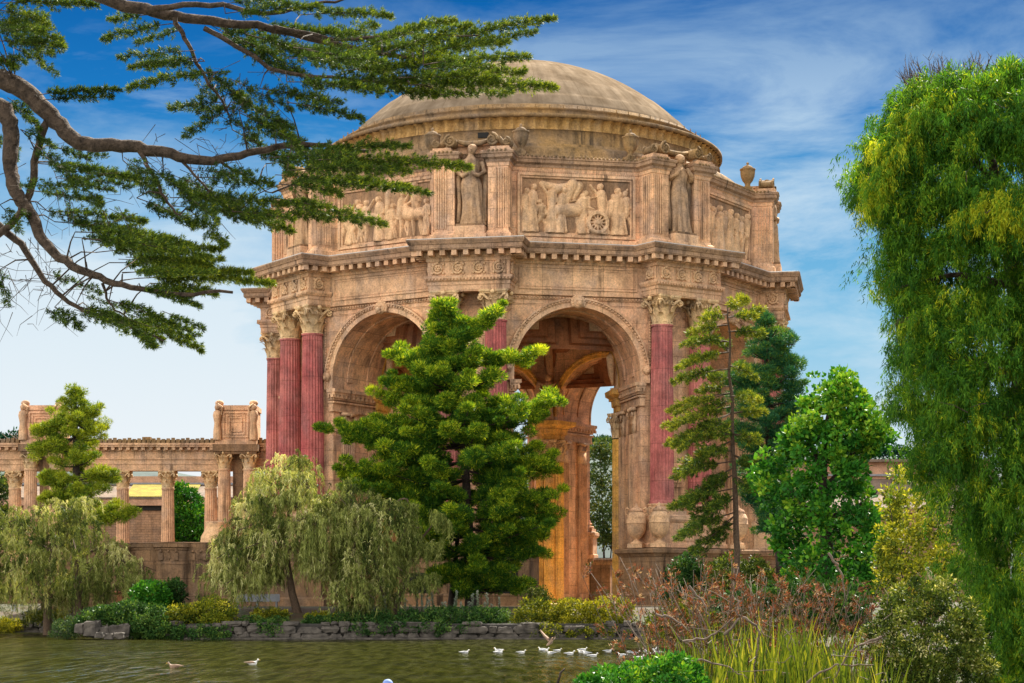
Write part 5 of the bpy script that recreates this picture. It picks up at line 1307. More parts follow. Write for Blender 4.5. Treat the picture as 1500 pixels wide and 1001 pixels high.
# --- tall thin conifer right of the arch, branches swept to the left
YD = 112.0; b = P(1080, 860, YD); b[2] = 1.0
p = Plant('conifer_tree', 'tall thin olive conifer with bare trunk and drooping branches, in front of the red columns', 'tree', b, None, 31)
tr = p.limb([(1080, 905), (1080, 860), (1078, 760), (1074, 640), (1069, 540), (1065, 446)], YD, .25, .04, 9, .04)
for (sy, lx, ly, w, ti) in [(455, 1085, 446, 10, .7), (465, 1030, 470, 12, .62), (480, 1008, 490, 12, .62), (505, 1000, 505, 9, .5), (520, 990, 540, 10, .6), (545, 985, 560, 12, .5), (470, 1108, 462, 7, .6), (490, 1112, 492, 7, .5), (580, 978, 602, 11, .62), (600, 972, 625, 10, .62), (610, 985, 652, 13, .5), (640, 976, 650, 12, .58), (650, 990, 690, 14, .42), (680, 985, 700, 14, .4), (700, 1000, 740, 15, .34), (720, 980, 745, 13, .42), (735, 1005, 775, 15, .32), (755, 990, 790, 14, .36), (770, 1012, 808, 14, .28),
        (520, 1055, 500, 8, .5), (560, 1040, 555, 10, .5), (590, 1035, 600, 12, .45), (625, 1030, 625, 12, .45), (665, 1025, 668, 14, .4), (690, 1030, 715, 14, .34), (730, 1035, 750, 14, .3), (760, 1040, 790, 12, .3), (540, 1098, 545, 9, .5), (585, 1105, 590, 9, .6), (610, 1112, 606, 9, .62), (640, 1105, 650, 10, .5), (670, 1108, 690, 10, .4), (700, 1100, 720, 10, .36), (620, 1050, 640, 12, .4), (570, 1020, 575, 9, .5)]:
    for rep in range(2):
        a = P(np.interp(sy, [446, 905], [1065, 1080]), sy - 4, YD); e = P(lx + rep * 10, ly + rep * 6 * p.rng.randn(), YD + p.rng.uniform(-2.2, .8) * (1 + rep))
        plume(p, a, e, w * YD / F_PX * 1.1, 8.5, .20, .055, ti + .12, .07, 20, .02, .6)
p.done(BARK, LF_DEODAR)

# --- willows
def willow(label, Y, poly, trunks, limbs, n, ln, Lf, lean, thick, seed, tint, extra=()):
    b = P(*trunks[0][0], Y); b[2] = gz(b[0], Y) - .1
    p = Plant('willow_tree', label, 'tree', b, 'silvery willows on the lagoon bank', seed); r = p.rng
    for t in trunks:
        q_ = [b + (P(*t[0], Y) - b) * np.array([1, 1, 0])] + [P(*v, Y) for v in t[1:]]; p.wood(q_, np.linspace(.34, .14, len(q_)), 8)
    for l_ in limbs: p.limb(l_, Y, .13, .025, 6, .03, [Y + r.uniform(-1, 1) for _ in l_])
    nb = n // 8; Bc = crown_points(poly, Y, thick, nb, r, .45); bt = tint + .04 + r.randn(nb) * .24; bl = ln * r.uniform(.35, 1.35, nb)
    S = np.repeat(Bc, 10, 0) + r.randn(nb * 10, 3) * np.array([.34, .34, .14]); S[:, 2] += ln * .3
    p.strands(S, np.repeat(bl, 10) * r.uniform(.7, 1.2, nb * 10), lean, 34, Lf, Lf * .15, np.repeat(bt, 10) + r.randn(nb * 10) * .06, .5, .35)
    for i in range(nb): e_ = Bc[i] + np.array([0, 0, ln * .25]); p.wood([e_ + np.array([r.randn() * .5, r.randn() * .5, -.6]), e_ + (0, 0, -.1), e_ + np.array([lean + r.randn() * .3, r.randn() * .3, .1 + .2 * r.rand()])], [.035, .025, .01], 3)
    for (x0, y0, x1, y1, m_) in extra:
        t = r.rand(m_); S = np.stack([P(x0 + (x1 - x0) * u + r.randn() * 3, y0 + (y1 - y0) * u + r.randn() * 3, Y - 1 + r.randn() * .3) for u in t]); p.strands(S, ln * .6 * r.uniform(.5, 1.2, m_), lean, 30, Lf, Lf * .16, tint + r.randn(m_) * .1, .2)
    return p.done(BARK, LF_WILLOW)
willow('large silvery willow between terrace wall and red columns, its leaves blown upward', 131.5, [(312, 845), (325, 800), (350, 752), (342, 722), (380, 700), (402, 682), (430, 668), (458, 682), (455, 720), (480, 735), (500, 770), (512, 810), (505, 845), (470, 850), (440, 835), (400, 862), (340, 872), (318, 868)],
       [[(436, 908), (428, 870), (420, 820), (415, 760)]], [[(415, 800), (380, 760), (350, 740)], [(415, 790), (430, 720), (440, 690)], [(420, 810), (460, 760), (480, 745)], [(418, 820), (370, 800), (330, 810)]], 1500, 1.5, .34, -.15, 4.0, 41, .58)
willow('drooping willow with long trailing curtains of leaves, left of the big conifer', 130.0, [(440, 800), (452, 762), (480, 738), (505, 718), (540, 730), (560, 748), (600, 760), (612, 790), (598, 840), (580, 895), (520, 905), (485, 890), (500, 830), (450, 838)],
       [[(572, 905), (560, 860), (540, 800), (530, 760)], [(572, 905), (590, 860), (600, 845)]], [[(540, 790), (500, 745), (480, 745)], [(540, 780), (575, 740), (595, 728), (607, 760)], [(560, 850), (610, 800), (640, 760), (655, 758)], [(535, 770), (560, 740), (575, 760)]], 1250, 2.1, .34, .08, 3.6, 42, .48,
       extra=[(580, 735, 608, 740, 40), (635, 750, 658, 765, 50), (615, 800, 650, 790, 45), (600, 850, 640, 840, 50)])
willow('wide willow at the far left edge overhanging the bank', 139.0, [(-60, 770), (0, 748), (40, 758), (75, 742), (102, 728), (130, 742), (160, 775), (170, 805), (200, 818), (214, 850), (194, 872), (150, 872), (120, 884), (80, 890), (20, 886), (-60, 890)],
       [[(69, 899), (70, 870), (76, 820), (85, 780)], [(117, 893), (116, 860), (112, 820), (105, 790)]], [[(80, 810), (30, 780), (0, 775)], [(90, 800), (110, 760), (105, 740)], [(110, 820), (150, 800), (190, 830)]], 1700, 1.5, .32, .06, 4.2, 43, .46)

# --- round broadleaf tree smothered in ivy
YI = 72.0; b = P(1215, 905, YI); b[2] = gz(b[0], YI)
p = Plant('leafy_tree', 'dense bright green broadleaf tree clothed in ivy, right of the dark conifer', 'tree', b, None, 51)
p.limb([(1215, 930), (1215, 870), (1210, 780), (1205, 700), (1210, 620), (1225, 565)], YI, .35, .04, 8)
for l_ in ([(1210, 780), (1160, 720), (1130, 690)], [(1208, 720), (1250, 660), (1280, 640)], [(1210, 700), (1180, 640), (1190, 580)], [(1212, 760), (1260, 740), (1285, 720)]): p.limb(l_, YI, .12, .03, 6, .02)
poly = [(1108, 690), (1130, 652), (1160, 642), (1185, 602), (1190, 562), (1215, 552), (1240, 560), (1262, 578), (1272, 610), (1296, 640), (1288, 680), (1276, 720), (1296, 790), (1292, 850), (1250, 890), (1180, 880), (1150, 840), (1140, 780), (1110, 742)]
poly = [(1106, 700), (1120, 668), (1142, 660), (1150, 636), (1172, 630), (1178, 598), (1192, 590), (1188, 560), (1212, 556), (1226, 545), (1250, 556), (1258, 580), (1272, 596), (1268, 618), (1302, 632), (1296, 652), (1278, 664), (1284, 700), (1268, 722), (1284, 752), (1300, 790), (1286, 820), (1298, 860), (1250, 895), (1180, 885), (1146, 850), (1152, 815), (1128, 790), (1140, 760), (1110, 742)]
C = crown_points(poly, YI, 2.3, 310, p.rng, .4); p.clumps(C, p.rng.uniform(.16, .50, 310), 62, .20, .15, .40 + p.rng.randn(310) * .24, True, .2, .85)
C = crown_points([(1150, 650), (1190, 560), (1240, 552), (1275, 600), (1305, 640), (1270, 660), (1200, 640)], YI - .5, 1.8, 90, p.rng, .4); p.clumps(C, .3, 50, .18, .14, .82 + p.rng.randn(90) * .12, True)
for (x, y) in [(1250, 552), (1290, 632), (1310, 640), (1270, 592), (1190, 552), (1120, 660), (1110, 715), (1225, 545)]: p.clumps([P(x, y, YI)], [.2], 34, .17, .13, [.65], True)
p.done(BARK_DARK, LF_IVY)

# --- the great weeping tree on the right edge
YW = 31.0; b = np.array([P(1560, 900, YW)[0], YW, .9])
p = Plant('weeping_tree', 'huge weeping evergreen tree filling the right edge with hanging fine foliage', 'tree', b, None, 61); r = p.rng
p.wood([b, P(1550, 850, YW), P(1530, 700, YW), P(1500, 560, YW), P(1490, 420, YW), P(1470, 300, YW), P(1440, 190, YW)], [.34, .3, .26, .2, .16, .1, .05], 10)
for l_ in ([(1530, 560), (1500, 545), (1478, 540), (1466, 555), (1470, 590), (1490, 620), (1500, 650)], [(1500, 545), (1480, 500), (1478, 480)], [(1500, 400), (1420, 300), (1350, 250)], [(1490, 420), (1400, 400), (1320, 420)], [(1510, 560), (1400, 520), (1340, 540)], [(1520, 620), (1420, 600), (1350, 640)], [(1530, 720), (1450, 720), (1400, 780)], [(1470, 300), (1400, 180), (1380, 130)], [(1450, 200), (1330, 180), (1260, 240)], [(1410, 330), (1440, 290), (1500, 300)], [(1340, 540), (1310, 470), (1345, 465), (1385, 455)]):
    p.limb(l_, YW, .07, .012, 7, .01, [YW + r.uniform(-.6, .6) for _ in l_])
poly = [(1262, 275), (1268, 222), (1298, 200), (1312, 158), (1340, 128), (1400, 118), (1450, 112), (1500, 105), (1640, 110), (1700, 400), (1690, 900), (1560, 1030), (1465, 1020), (1425, 960), (1408, 860), (1398, 770), (1362, 705), (1328, 640), (1308, 575), (1328, 520), (1320, 450), (1292, 425), (1306, 372), (1288, 330)]
nb = 1200; Bc = crown_points(poly, YW, 1.9, nb, r, .35); n = nb * 9
S = np.repeat(Bc, 9, 0) + r.randn(n, 3) * np.array([.16, .16, .06]); bt = np.repeat(.45 + r.randn(nb) * .13, 9); S[:, 2] += .1
p.strands(S, np.repeat(r.uniform(.20, .55, nb), 9) * r.uniform(.7, 1.2, n), 0, 52, .085, .019, bt + r.randn(n) * .06, .62)
Dv = Bc - np.array([P(1500, 500, YW)[0], YW, 0]); Dv[:, 2] = .5; Dv = nrm(Dv) + r.randn(nb, 3) * .5
p.tufts(Bc + np.array([0, 0, .10]), Dv, 130, .17, .085, .018, .54 + r.randn(nb) * .13, .4)
C = crown_points([(1255, 260), (1270, 215), (1330, 150), (1400, 140), (1440, 170), (1400, 200), (1330, 230), (1290, 290), (1262, 300)], YW - .8, .8, 130, r, .4); p.strands(C, .4, 0, 110, .09, .018, .78 + r.randn(130) * .1, .5)  # sunlit upper left of the crown, put into the leaf tint
C = crown_points([(1392, 325), (1420, 285), (1500, 275), (1580, 290), (1580, 345), (1500, 335), (1440, 330)], YW - 1.6, .6, 120, r, .4); p.strands(C, .36, 0, 110, .09, .018, .92 + r.randn(120) * .08, .5)  # second sunlit patch, painted as yellower sprays
for i in range(120):                                      # dead twigs on the very top
    x = r.uniform(1335, 1490); a = P(x, 135 + r.uniform(-12, 20), YW + r.uniform(-.5, .5)); e = P(x + (x - 1410) * .25 + r.randn() * 9, r.uniform(76, 118) + abs(x - 1410) * .14, YW + r.uniform(-.5, .5)); md = (a + e) / 2 + r.randn(3) * .04
    p.w.tube(np.array([a, md, e]) - p.b, [.016, .011, .004], 4)
    for q_ in range(3): f = md + (e - md) * r.rand(); p.w.tube(np.array([f, f + np.array([r.randn() * .09, r.randn() * .05, .08 + .1 * r.rand()])]) - p.b, [.005, .002], 3)
for i in range(60):                                      # fine grey twigs through the foliage
    q_ = S[r.randint(n)] + np.array([0, -1.2, 0]) * r.rand(); e = q_ + np.array([r.randn() * .25, -.1, r.randn() * .16]); p.w.tube(np.array([q_, (q_ + e) / 2 + r.randn(3) * .03, e]) - p.b, [.008, .006, .002], 4)
p.done(BARK_RED, LF_WEEP)

# --- bushes built inside outlines
def bush(name, label, cat, poly, Y, thick, nc, rad, n, Ln, Wd, mat, tint, seed, group=None, quad=True, up=.3, ground=None, stem=True, shell=.45, spread=.19):
    poly = np.asarray(poly, float); bx = (poly[:, 0].min() + poly[:, 0].max()) / 2; b = P(bx, poly[:, 1].max(), Y)
    b[2] = gz(b[0], Y) if ground is None else ground
    p = Plant(name, label, cat, b, group, seed); C = crown_points(poly, Y, thick, nc, p.rng, shell)
    if stem:
        for i in range(5):
            e = C[p.rng.randint(nc)]; p.wood([b + (p.rng.randn() * .1, 0, 0), (b + e) / 2 + (0, 0, .1), e], [rad * .12, rad * .09, rad * .04], 5)
    p.clumps(C, rad * p.rng.uniform(.45, 1.2, nc), n, Ln, Wd, tint + p.rng.randn(nc) * spread, quad, up, .85)
    return p.done(BARK_DARK, mat, 'stem', 'leaves')
bush('hedge_bush', 'rounded yellow green hedge on the shore below the open arch, right half', 'hedge', [(868, 928), (862, 895), (880, 880), (900, 878), (920, 882), (930, 900), (926, 925)], 128.0, 1.4, 150, .42, 60, .16, .09, LF_HEDGE, .62, 71)
bush('hedge_bush', 'rounded yellow green hedge on the shore below the open arch, left half', 'hedge', [(808, 928), (806, 900), (822, 880), (845, 878), (868, 885), (872, 905), (866, 928)], 128.3, 1.4, 150, .42, 60, .16, .09, LF_HEDGE, .58, 72)
bush('shrub', 'loose mixed shrub at the water wall left of the hedge', 'shrub', [(745, 930), (748, 900), (765, 885), (790, 878), (812, 890), (815, 928), (780, 935)], 128.4, 1.2, 110, .40, 55, .18, .09, LF_HEDGE, .42, 73)
bush('shrub', 'pale leaved shrub in front of the dark doorway', 'shrub', [(765, 890), (770, 870), (790, 862), (806, 872), (812, 890), (790, 900)], 131.5, .9, 60, .34, 50, .16, .08, LF_SAGE, .4, 74)
bush('ground_cover', 'dark leafy ground cover along the stone wall below the conifer', 'ground cover', [(505, 918), (520, 902), (560, 898), (620, 895), (680, 892), (740, 895), (750, 918), (690, 922), (600, 924), (540, 922)], 128.0, 1.3, 330, .34, 55, .16, .09, LF_SHADE, .45, 75, stem=False)
bush('ivy_bank', 'dense dark ivy spilling over the shore wall below the left willow', 'ivy', [(108, 925), (120, 900), (160, 888), (190, 885), (235, 892), (250, 915), (240, 935), (200, 932), (170, 915), (130, 915)], 127.0, 1.6, 260, .40, 55, .17, .12, LF_SHADE, .5, 76)
bush('shrub', 'dull grey green shrub at the water left of the boulders', 'shrub', [(75, 930), (82, 912), (100, 905), (115, 910), (118, 930), (100, 936)], 127.0, .9, 60, .32, 50, .13, .06, LF_FAR, .25, 77)
bush('shrub', 'bright green leafy shrub in front of the terrace wall', 'shrub', [(188, 895), (195, 865), (215, 852), (240, 855), (248, 880), (240, 898)], 133.0, 1.4, 110, .42, 55, .2, .14, LF_IVY, .45, 78)
bush('shrub', 'very dark shrub against the stained terrace wall', 'shrub', [(236, 890), (240, 858), (255, 848), (268, 860), (266, 892)], 134.5, 1.0, 70, .40, 55, .2, .13, LF_SHADE, .3, 79)
bush('shrub', 'golden yellow shrub on the bank at the right end of the ivy', 'shrub', [(275, 925), (278, 890), (295, 878), (320, 876), (342, 888), (347, 912), (330, 925)], 128.0, 1.5, 150, .42, 60, .17, .09, LF_YELLOW, .42, 80)
bush('shrub', 'olive shrub between ivy and golden shrub', 'shrub', [(235, 935), (238, 905), (255, 890), (280, 888), (285, 920), (270, 936)], 127.4, 1.2, 120, .40, 55, .17, .1, LF_HEDGE, .36, 81)
bush('ivy_bank', 'ivy hanging to the water between boulders and golden shrub', 'ivy', [(190, 936), (195, 918), (230, 915), (270, 920), (300, 918), (335, 922), (335, 938), (260, 938)], 125.9, .6, 150, .30, 50, .14, .1, LF_SHADE, .5, 82, stem=False)
bush('ground_cover', 'light green low plants on the bank by the bench', 'ground cover', [(368, 908), (372, 896), (395, 892), (418, 896), (424, 906)], 129.5, .9, 70, .25, 50, .13, .08, LF_HEDGE, .5, 83, stem=False)
bush('ground_cover', 'small green plants right of the middle willow trunk', 'ground cover', [(444, 908), (450, 900), (470, 899), (495, 898), (500, 908)], 130.0, .7, 50, .24, 45, .13, .07, LF_HEDGE, .6, 84, stem=False)
bush('trailing_plant', 'trailing greenery spilling over the stone wall below the lupines', 'plant', [(505, 922), (540, 912), (600, 910), (660, 912), (700, 914), (690, 926), (640, 932), (600, 922), (560, 928), (520, 934)], 126.0, .35, 110, .26, 45, .13, .08, LF_SHADE, .5, 98, stem=False)
bush('trailing_plant', 'trailing greenery over the wall below the hedges', 'plant', [(770, 925), (800, 915), (850, 922), (900, 918), (930, 924), (915, 934), (860, 930), (820, 936), (785, 932)], 126.0, .35, 90, .26, 45, .13, .08, LF_HEDGE, .4, 99, stem=False)
bush('trailing_plant', 'sparse weeds on the stone wall below the middle willow', 'plant', [(360, 918), (400, 910), (420, 925), (405, 936), (380, 928)], 126.0, .3, 36, .24, 42, .13, .08, LF_SHADE, .45, 100, stem=False)
bush('ground_cover', 'low weeds on the soil bank left of the middle willow trunk', 'ground cover', [(345, 914), (352, 902), (380, 905), (420, 904), (428, 914), (390, 919)], 127.6, .6, 70, .24, 46, .13, .08, LF_SHADE, .55, 101, stem=False)
bush('ground_cover', 'dark green cover on the bank between middle willow and drooping willow', 'ground cover', [(440, 916), (450, 906), (480, 904), (510, 900), (515, 914), (480, 920)], 127.6, .6, 80, .26, 46, .13, .08, LF_SHADE, .5, 102, stem=False)
bush('ground_cover', 'green cover on the bank under the far left willow', 'ground cover', [(20, 912), (40, 898), (70, 896), (100, 894), (104, 908), (60, 914)], 142.0, .7, 60, .28, 46, .15, .08, LF_HEDGE, .35, 103, stem=False)
bush('shrub', 'olive green brush behind the dry red stems beside the hedge', 'shrub', [(950, 930), (955, 905), (985, 888), (1020, 880), (1040, 895), (1040, 935)], 60.0, .9, 120, .24, 55, .11, .06, LF_HEDGE, .34, 104, ground=.9)
bush('shrub', 'yellowish grass clump at the far left waterline', 'shrub', [(-10, 925), (0, 908), (20, 906), (34, 915), (34, 926)], 147.5, .8, 50, .36, 50, .2, .06, LF_HEDGE, .7, 85)
bush('shrub', 'pale leaved shrub behind the thin conifer trunk', 'shrub', [(1035, 860), (1040, 830), (1070, 812), (1100, 815), (1130, 835), (1135, 865), (1085, 870)], 118.0, 1.6, 130, .42, 55, .2, .1, LF_SAGE, .3, 86, ground=1.0)
bush('shrub', 'dark round shrub on the bank left of the thin conifer', 'shrub', [(975, 880), (978, 840), (995, 815), (1020, 818), (1035, 845), (1030, 885)], 121.0, 1.5, 110, .44, 55, .2, .13, LF_SHADE, .35, 87, ground=1.0)
bush('shrub', 'dark mass of shrubs behind the dry red stems', 'shrub', [(1020, 935), (1030, 880), (1080, 862), (1150, 860), (1210, 850), (1260, 870), (1270, 930)], 62.0, 1.5, 260, .34, 60, .14, .09, LF_SHADE, .32, 88, ground=.9)
bush('shrub', 'tall yellow leaved shrub between leafy tree and weeping tree', 'shrub', [(1285, 860), (1290, 790), (1300, 720), (1318, 685), (1345, 690), (1362, 730), (1390, 780), (1405, 850), (1380, 900), (1310, 900)], 50.0, 1.2, 210, .22, 62, .11, .06, LF_YELLOW, .42, 89, ground=.9)
bush('shrub', 'small leaved pale speckled shrub at the bottom right', 'shrub', [(1272, 1040), (1284, 965), (1266, 930), (1292, 908), (1284, 880), (1312, 872), (1330, 846), (1354, 860), (1378, 842), (1398, 870), (1428, 880), (1430, 930), (1452, 960), (1455, 1050)], 22.0, .7, 430, .10, 95, .040, .021, LF_SAGE, .34, 90, ground=1.1, spread=.26)
bush('shrub', 'bright green bush at the bottom edge beside the water', 'shrub', [(842, 1040), (852, 1000), (872, 992), (890, 978), (912, 982), (930, 976), (962, 972), (985, 962), (1010, 968), (1030, 1000), (1040, 1040)], 17.0, .6, 210, .085, 62, .045, .026, LF_IVY, .48, 91, ground=.8, spread=.25)
bush('tree', 'dark green tree seen through the open arch behind the rotunda', 'tree', [(845, 800), (848, 690), (862, 655), (885, 645), (915, 650), (930, 700), (930, 800)], 226.0, 3.0, 190, .85, 70, .4, .2, LF_FAR, .45, 92, ground=2)
bush('tree', 'yellow green tree seen between the colonnade columns', 'tree', [(250, 800), (252, 730), (262, 712), (285, 722), (304, 740), (306, 800)], 212.0, 2.5, 150, .8, 60, .4, .22, LF_IVY, .35, 93, ground=2)
bush('tree', 'green tree behind the leftmost colonnade columns', 'tree', [(-60, 790), (-50, 690), (-10, 680), (14, 700), (18, 760), (10, 800)], 214.0, 2.5, 150, .8, 60, .4, .22, LF_FAR, .5, 94, ground=2)
bush('tree', 'low trees glimpsed through the left arch behind the rotunda', 'tree', [(560, 800), (570, 700), (640, 680), (760, 690), (780, 720), (780, 800)], 236.0, 3.0, 200, .95, 60, .45, .25, LF_FAR, .35, 95, ground=2)
# distant treeline on the ridge
p = Plant('treeline', None, None, (0, 1480, 100)); p.e['kind'] = 'stuff'
C = [P(x, 668 - abs(p.rng.randn()) * 5, 1480) for x in np.linspace(1240, 1420, 110)] + [P(x, 650 - abs(p.rng.randn()) * 3, 1480) for x in np.linspace(840, 930, 40)] + [P(x, 650 - abs(p.rng.randn()) * 6, 1280) for x in np.linspace(-60, 60, 50)]
p.clumps(C, 3.2, 40, 2.5, 1.4, .12, True, .6, 1.2); p.done(BARK_DARK, LF_DARKCON)
# bare tree far left
b = P(28, 660, 240); b[2] = 2
p = Plant('bare_tree', 'leafless tree top beyond the colonnade at the far left', 'tree', b, None, 97)
p.wood([b, P(28, 660, 240)], [.4, .2], 6)
for i in range(26):
    a = P(28, 660, 240); e = P(28 + p.rng.randn() * 16, 632 + p.rng.rand() * 14, 240 + p.rng.randn()); p.wood([a, (a + e) / 2 + p.rng.randn(3) * .3, e], [.09, .06, .03], 4)
p.done(TWIG_GREY, LF_FAR, 'branches')

# --- upright pale lupine spikes in the shaded bed
lup = None
for i in range(26):
    r = np.random.RandomState(300 + i); px = 540 + i * 7.6 + r.uniform(-3, 3); Yl = 129.0 + r.uniform(-.6, 1.4)
    g = P(px, 905, Yl)
    if i < 4:
        p = Plant('lupine', 'pale grey green flower spike in the shaded bed under the conifer', 'flower', (g[0], Yl, 1.15), 'pale flower spikes under the conifer', 300 + i)
        hgt = r.uniform(1.3, 2.0); C = [np.array([g[0] + .04 * r.randn(), Yl, 1.15 + t * hgt]) for t in np.linspace(.25, 1, 22)]
        p.wood([(g[0], Yl, 1.1), (g[0], Yl, 1.15 + hgt)], [.03, .015], 4); p.tufts(C, np.array([0, 0, .8]), 24, .05, .085, .035, np.linspace(.45, .95, 22), .5)
        p.done(BARK, LF_LUPINE, 'stem', 'flower'); lup = (lup or []) + [p.e]
    else:
        o = copy_tree(lup[i % 4]); o.location = (g[0], Yl, 1.15); o.scale = (1, 1, r.uniform(.7, 1.15)); o.rotation_euler = (r.uniform(-.1, .1), r.uniform(-.12, .12), r.uniform(0, 6))

# --- flax clump and dry red stems at the near bank
YF = 20.0
p = Plant('flax_plant', 'clump of upright yellow green sword leaves at the bottom right bank', 'plant', (P(1120, 1000, YF)[0], YF, .9), None, 111); r = p.rng
Q = []; T = []
for i in range(1250):
    px = r.uniform(960, 1300); Yb = YF + r.uniform(-1.6, 2.2); base_ = np.array([(px - 750) / F_PX * YF, Yb, .9]) ; hgt = r.uniform(1.3, 2.05) * (1 - .25 * abs(px - 1130) / 180)
    ln_ = np.array([r.randn() * .22 + (px - 1110) / 180 * -.12, r.randn() * .2, 0]); w = r.uniform(.012, .026); sd = nrm(np.array([cos(r.rand() * pi), sin(r.rand() * 3) * .6, 0])); pts = [base_ + np.array([0, 0, hgt * t]) + ln_ * t ** 2 * hgt * .6 for t in np.linspace(0, 1, 5)]; ti = .40 + r.randn() * .27
    for k in range(4):
        w0, w1 = w * (1 - (k / 4) ** 2.2 * .9), w * (1 - ((k + 1) / 4) ** 2.2 * .95); Q.append(np.stack([pts[k] - sd * w0, pts[k] + sd * w0, pts[k + 1] + sd * w1, pts[k + 1] - sd * w1])); T.append(ti)
p.q4.append(np.stack(Q) - p.b); p.T4.append(np.array(T)); p.done(BARK, LF_FLAX, 'stem', 'leaves')
def dry_plant(label, seed, n, xr, top, lean0, Yd, podt):
    p = Plant('dry_shrub', label, 'shrub', (P(sum(xr) / 2, 1000, Yd)[0], Yd, .9), None, seed); r = p.rng
    for i in range(n):
        px = r.uniform(*xr); a = np.array([(px - 750) / F_PX * Yd, Yd + r.uniform(-1.2, 1.2), .9]); ty = top(px) + abs(r.randn()) * 38; ex = px + lean0 * 60 + r.randn() * 75
        e = P(ex, ty, Yd + r.uniform(-1.2, 1.2)); md = (a + e) / 2 + np.array([r.randn() * .12, 0, r.rand() * .12]); t = np.linspace(0, 1, 9)[:, None]; pts = a * (1 - t) ** 2 + 2 * md * t * (1 - t) + e * t * t
        p.wood(pts, np.linspace(.009, .003, 9), 4)
        C = []; D = []
        for k in range(r.randint(5, 12)):
            u = r.uniform(.45, 1); q_ = a * (1 - u) ** 2 + 2 * md * u * (1 - u) + e * u * u; dr = nrm(np.array([r.randn(), r.randn() * .5, .5 + r.rand()])); q2_ = q_ + dr * r.uniform(.03, .16); p.w.tube(np.array([q_, q2_]) - p.b, [.004, .002], 3)
            for s_ in (.4, .7, 1.0): C.append(q_ + (q2_ - q_) * s_); D.append(dr)
        p.tufts(C, D, 8, .03, .038, .014, podt - .06 + r.randn(len(C)) * .34, .7)
    return p
p = dry_plant('dry shrub with reddish seed heads on arching stems, left of the flax', 121, 80, (985, 1120), lambda x: 850 - 40 * sin((x - 955) / 165 * 3.1), -.3, 21.5, .35); p.done(TWIG_GREY, LF_RED, 'stems', 'seed_heads')
p = dry_plant('dry shrub with rusty seed stalks rising behind the flax leaves', 122, 105, (1080, 1290), lambda x: 838 + abs(x - 1190) * .2, .1, 23.0, .4); p.done(TWIG_GREY, LF_RED, 'stems', 'seed_heads')
p = Plant('dead_branch', 'bare grey twisted branches lying across the flax leaves', 'branch', (P(1100, 990, 18.5)[0], 18.5, 1.0), None, 123)
for l_ in ([(1090, 905), (1110, 918), (1112, 945), (1104, 975), (1108, 1010)], [(985, 968), (1020, 966), (1060, 975), (1095, 992)], [(1060, 930), (1085, 905), (1075, 890), (1090, 875)], [(1290, 935), (1255, 945), (1230, 975), (1220, 1010)], [(1000, 940), (1040, 935), (1075, 905)], [(960, 900), (985, 905), (1010, 925)], [(1180, 1000), (1220, 975), (1280, 975)], [(1010, 860), (1030, 880), (1040, 905)], [(1215, 810), (1232, 840), (1238, 880)]):
    p.limb(l_, 18.5, .014, .005, 5, .008)
for i in range(60):
    x, y = p.rng.uniform(1000, 1300), p.rng.uniform(880, 1000); a = P(x, y, 18.5 + p.rng.uniform(-.6, 1)); e = a + p.rng.randn(3) * np.array([.16, .1, .12]); p.wood([a, (a + e) / 2 + p.rng.randn(3) * .03, e], [.005, .004, .002], 3)
p.wood([P(1108, 1010, 18.5), (P(1108, 1010, 18.5)[0], 18.5, .95)], [.016, .02], 5); p.done(TWIG_GREY, LF_RED, 'branches')
p = Plant('stick', 'short dark stick poking up from the bottom edge in front of the gulls', 'stick', (P(816, 1010, 17)[0], 17, 0.0), None, 124)
p.wood([(P(816, 1010, 17)[0], 17, -.2), P(817, 1000, 17), P(821, 986, 17), P(828, 979, 17)], [.016, .014, .011, .006], 6); p.wood([P(821, 986, 17), P(824, 984, 17)], [.006, .003], 4); p.done(BARK_DARK, LF_RED, 'shoot')
# ------------------------------------------------------------------ birds
def loft(m, rings, n=12):
    """rings: (x, z, ry, rz) along the body axis x"""
    V = []; F = []
    for x, z, ry, rz in rings:
        for i in range(n):
            a = 2 * pi * i / n; V.append((x, ry * cos(a), z + rz * sin(a)))
    k = len(rings)
    for j in range(k - 1):
        for i in range(n):
            q = (i + 1) % n; F.append((j * n + i, j * n + q, (j + 1) * n + q, (j + 1) * n + i))
    F.append(tuple(range(n))); F.append(tuple(range((k - 1) * n, k * n))); m.add(V, F, True)
def gull_body(m):
    # tail -> breast -> neck -> head as one continuous skin
    loft(m, [(-.30, .10, .015, .008), (-.24, .10, .05, .02), (-.14, .085, .085, .065), (-.02, .07, .10, .085), (.08, .075, .085, .085), (.13, .12, .055, .07), (.145, .17, .038, .05), (.155, .205, .038, .042), (.185, .215, .036, .036), (.21, .21, .022, .022), (.222, .207, .008, .008)])
def floating_gull(wing_mat, body_mat):
    root = empty('gull'); m = MB(); gull_body(m); m.build('body', body_mat, root)
    for sg in (-1, 1):
        m = MB(); loft(m, [(-.36, .115, .006, .006), (-.25, .115, .03, .025), (-.10, .115, .03, .05), (.03, .11, .02, .045), (.08, .10, .008, .015)], 8)
        m.xform(lambda v: np.asarray(v) + np.array([0, sg * .075, 0])); m.build('wing', wing_mat, root)
    m = MB(); loft(m, [(.212, .207, .013, .013), (.25, .203, .008, .008), (.275, .196, .003, .004)], 6); m.build('beak', BEAK, root)
    return root
G = floating_gull(GREYF, WHITE)
